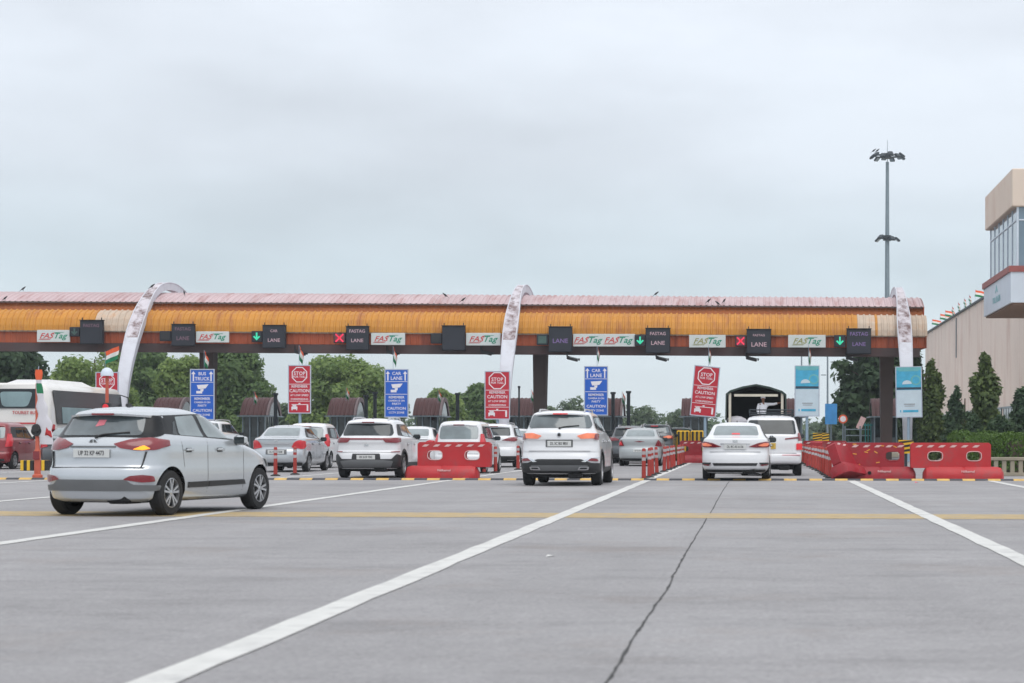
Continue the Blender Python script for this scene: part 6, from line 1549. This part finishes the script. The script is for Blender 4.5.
# flags along the parapet
fl = [(932, 322, 0), (940, 317, 0), (945, 312, 0), (952, 311, 1), (958, 308, 1), (964, 304, 1), (969, 301, 1), (975, 294, 0), (984, 288, 1)]
words = ['first', 'second', 'third', 'fourth', 'fifth', 'sixth', 'seventh', 'eighth', 'ninth']
for i, (px, py, fo) in enumerate(fl):
    Y = WX * F / (px - VX); o = flag(px, py, Y - .2, 'small flag on the beige wall top, %s from the canopy end' % words[i], 1.0 if not fo else .8, .5, 10 if not fo else 55, bool(fo), staff=1.1, g='flags along the beige wall')
    o.location.z = H + .85; o.rotation_euler[2] = R(25)

# ================================================================== HIGH MAST AND POLES
Y = 195.0; P = at(887, 150, Y); r = thing('high_mast_light', 'tall grey high mast with two rings of floodlights', 'light mast', (P.x, Y, 0))
zt = P.z; b = MB(); b.tube((0, 0, 0), (0, 0, zt - 1.2), .34, .16, 14); b.tube((0, 0, zt - 1.4), (0, 0, zt + 1.0), .035, .02, 6); b.build('mast', 'steel_grey', r, smooth=True)
def ring(zc, rad, n, nm):
    b = MB(); pts = [Vector((rad * math.cos(2 * math.pi * k / 24), rad * math.sin(2 * math.pi * k / 24), zc)) for k in range(25)]; b.path(pts, .06, 6)
    for k in range(4): a = math.pi / 2 * k + .4; b.tube((0, 0, zc + .1), (rad * math.cos(a), rad * math.sin(a), zc), .05, .05, 6)
    b.tube((0, 0, zc - .25), (0, 0, zc + .25), .42, .42, 14); b.build(nm, 'dark_steel', r)
    for k in range(n):
        a = 2 * math.pi * k / n + .15; f = MB(); M = Matrix.Translation(((rad + .28) * math.cos(a), (rad + .28) * math.sin(a), zc - .12 + .16 * (k % 2))) @ Matrix.Rotation(a, 4, 'Z') @ Matrix.Rotation(R(38), 4, 'Y')
        f.box((0, 0, 0), (.62, .50, .20), 0, M=M, bev=.05); f.box((0, 0, -.11), (.5, .4, .02), 1, M=M); f.build('floodlight', ['dark_steel', 'cabin_glass'], r)
ring(at(887, 156, Y).z, 1.25, 12, 'lamp_ring'); ring(at(887, 238, Y).z, .75, 5, 'lower_lamp_ring')
for k, (dx, l) in enumerate(((-1.35, 'left of the two birds perched on the high mast'), (-1.0, 'right of the two birds perched on the high mast'))):
    bird(887 + dx * 10, 152.5, Y, l, 0, 1.3)
for px, yt, Y, l in ((827.5, 345, 170, 'slim grey lamp pole right of the left poster board'), (847, 345, 185, 'slim grey lamp pole beside the dark fig tree'), (801.5, 345, 190, 'hidden slim grey lamp pole behind the left poster board')):
    P = at(px, yt - 15, Y); r = thing('lamp_pole', l, 'lamp pole', (P.x, Y, 0), 0, 'slim lamp poles'); b = MB(); b.tube((0, 0, 0), (0, 0, P.z), .10, .06, 8); b.build('pole', 'steel_grey', r)
    b = MB(); b.box((-.4, 0, P.z), (.9, .2, .1), 0, bev=.03); b.build('lamp_head', 'dark_steel', r)
    b = MB(); zz = at(px, 375, Y).z; b.box((-.35, 0, zz), (.45, .12, .08), 0); b.build('cross_arm', 'steel_grey', r)
# small things beyond the right barriers
P = at(831, 414, 114); b = MB(); b.box((0, 0, P.z), (.7, .05, 1.2), 0); b.tube((0, .05, 0), (0, .05, P.z), .05, .05, 8, 1)
tag(b.build('blue_sign', ['sky_blue_sign', 'steel_grey'], loc=(P.x, 114, 0)), 'light blue sign board between the poster board and the dark fig tree', 'sign')
P = at(843, 419, 118); r = thing('round_sign', 'round red and white traffic sign before the dark fig tree', 'sign', (P.x, 118, 0)); b = MB(); b.tube((0, 0, P.z), (0, -.03, P.z), .27, .27, 20); b.build('rim', 'flag_saffron', r); b = MB(); b.tube((0, -.03, P.z), (0, -.04, P.z), .18, .18, 20); b.build('face', 'sign_text', r); b = MB(); b.tube((0, .03, 0), (0, .03, P.z), .04, .04, 8); b.build('post', 'steel_grey', r)
P = at(861, 423, 116); b = MB(); b.tube((0, .03, 0), (0, .03, P.z), .04, .04, 8, 1); b.box((0, 0, P.z), (.34, .04, .75), 0, M=Matrix.Translation((0, 0, P.z)) @ Matrix.Rotation(R(25), 4, 'Y') @ Matrix.Translation((0, 0, -P.z)))
tag(b.build('arrow_sign', ['tape_white', 'steel_grey'], loc=(P.x, 116, 0)), 'tilted red and white marker sign below the fig tree', 'sign')
r = thing('metal_fence', 'grey and teal metal railing fence below the fig tree', 'fence', (gx(845, 112), 112, 0)); b = MB()
for z in (.45, .85, 1.25, 1.6): b.tube((0, 0, z), (2.6, 0, z), .03, .03, 6)
for k in range(4): b.box((.87 * k, 0, .9), (.08, .08, 1.8), 0)
b.build('grey_rails', 'steel_grey', r); b = MB()
for k in range(8): b.box((1.15 + .16 * k, -.3, 1.0), (.05, .05, 1.9), 0)
b.box((1.7, -.3, 1.85), (1.3, .06, .08), 0); b.build('teal_bars', 'teal_paint', r)
P0 = at(931, 440, 104); r = thing('guard_kiosk', 'low pale kiosk with dark openings behind the right red barrier', 'kiosk', (P0.x, 104, 0)); hz_ = at(940, 423, 104).z
b = MB(); b.box((1.0, 1, hz_ / 2), (1.9, 2, hz_), 0); b.box((1.0, 1, hz_ + .05), (2.1, 2.2, .1), 0); b.build('wall', 'kiosk_wall', r)
b = MB(); b.box((.55, -.01, 1.1), (.7, .04, .9), 0); b.box((1.45, -.01, 1.1), (.7, .04, .9), 0); b.build('opening', 'dark_void', r)
b = MB(); b.box((gx(942, 60) * 0, 0, .45), (.5, .4, .9), 0, bev=.04); 
# ================================================================== CAMERA, WORLD, LIGHT
cd = bpy.data.cameras.new('camera'); cam = bpy.data.objects.new('camera', cd); col.objects.link(cam)
cam.location = (0, 0, CH); cam.rotation_euler = (R(90), 0, 0)
cd.sensor_width = 36; cd.sensor_fit = 'HORIZONTAL'; cd.lens = F / 1024 * 36
cd.shift_x = -(VX - 512) / 1024; cd.shift_y = (VY - 341.5) / 1024
cam.rotation_mode = 'XYZ'; cam.rotation_euler = (R(90), 0, 0)
M = Matrix.Rotation(R(90), 4, 'X') @ Matrix.Rotation(ROLL, 4, 'Z'); cam.rotation_euler = M.to_euler()
cd.clip_start = .1; cd.clip_end = 4000
cd.dof.use_dof = True; cd.dof.focus_distance = 75; cd.dof.aperture_fstop = 4.0
scene.camera = cam

w = bpy.data.worlds.new('World'); scene.world = w; w.use_nodes = True
nt = w.node_tree; N = nt.nodes; L = nt.links; bg = N['Background']; bg.inputs['Strength'].default_value = .1
SUN_EL, SUN_AZ = R(58), R(155)
sky = N.new('ShaderNodeTexSky'); sky.sky_type = 'NISHITA'; sky.sun_disc = False; sky.sun_elevation = SUN_EL; sky.sun_rotation = SUN_AZ; sky.dust_density = 3
tc = N.new('ShaderNodeTexCoord'); sep = N.new('ShaderNodeSeparateXYZ'); L.new(tc.outputs['Generated'], sep.inputs[0])
ramp = N.new('ShaderNodeValToRGB'); L.new(sep.outputs['Z'], ramp.inputs[0]); e = ramp.color_ramp.elements
def sc(c, k): return (c[0] * k, c[1] * k, c[2] * k, 1)
e[0].position = 0.0; e[0].color = (.68, .75, .79, 1); e[1].position = 1.0; e[1].color = (1.0, 1.02, 1.06, 1)
for p, c in ((.05, (.64, .72, .77)), (.085, (.58, .67, .73)), (.14, (.66, .715, .78)), (.21, (.72, .77, .84)), (.30, (.80, .84, .90))):
    k = e.new(p); k.color = (*c, 1)
mp = N.new('ShaderNodeMapping'); mp.inputs['Scale'].default_value = (1, 1, 3.2); L.new(tc.outputs['Generated'], mp.inputs[0])
nz = N.new('ShaderNodeTexNoise'); nz.inputs['Scale'].default_value = 4.5; nz.inputs['Detail'].default_value = 5; nz.inputs['Roughness'].default_value = .5; L.new(mp.outputs[0], nz.inputs['Vector'])
mr = N.new('ShaderNodeMapRange'); mr.inputs['From Min'].default_value = .3; mr.inputs['From Max'].default_value = .7; mr.inputs['To Min'].default_value = .88; mr.inputs['To Max'].default_value = 1.13; L.new(nz.outputs['Fac'], mr.inputs['Value'])
vs_ = N.new('ShaderNodeVectorMath'); vs_.operation = 'SCALE'; L.new(ramp.outputs[0], vs_.inputs[0]); L.new(mr.outputs[0], vs_.inputs['Scale'])
v10 = N.new('ShaderNodeVectorMath'); v10.operation = 'SCALE'; v10.inputs['Scale'].default_value = 10.6; L.new(vs_.outputs[0], v10.inputs[0])
mx = N.new('ShaderNodeMix'); mx.data_type = 'RGBA'; mx.inputs['Factor'].default_value = .94; L.new(sky.outputs[0], mx.inputs[6]); L.new(v10.outputs[0], mx.inputs[7]); L.new(mx.outputs[2], bg.inputs['Color'])

sd = bpy.data.lights.new('sun', 'SUN'); sd.energy = 1.2; sd.angle = R(50); sd.color = (1, .97, .93); so = bpy.data.objects.new('sun', sd); col.objects.link(so)
# direction the light comes from: azimuth measured from +Y towards +X
dv = Vector((math.sin(SUN_AZ) * math.cos(SUN_EL), math.cos(SUN_AZ) * math.cos(SUN_EL), math.sin(SUN_EL)))
so.rotation_euler = dv.to_track_quat('Z', 'Y').to_euler()
vsn = scene.view_settings; vsn.view_transform = 'Standard'; vsn.look = 'None'; vsn.gamma = 1; vsn.exposure = 0.15; vsn.use_curve_mapping = False
# drop the unused material users
hz = MB(); hz.box((-20, 150, 19), (300, 340, 41.9), 0)
hm = bpy.data.materials.new('haze'); hm.use_nodes = True; hn = hm.node_tree.nodes; hn.remove(hn['Principled BSDF'])
pv = hn.new('ShaderNodeVolumePrincipled'); pv.inputs['Color'].default_value = (.80, .88, .95, 1); pv.inputs['Density'].default_value = .0004; pv.inputs['Anisotropy'].default_value = 0.2
hm.node_tree.links.new(pv.outputs[0], hn['Material Output'].inputs['Volume']); MATS['haze'] = hm
tag(hz.build('haze', 'haze'), kind='stuff')
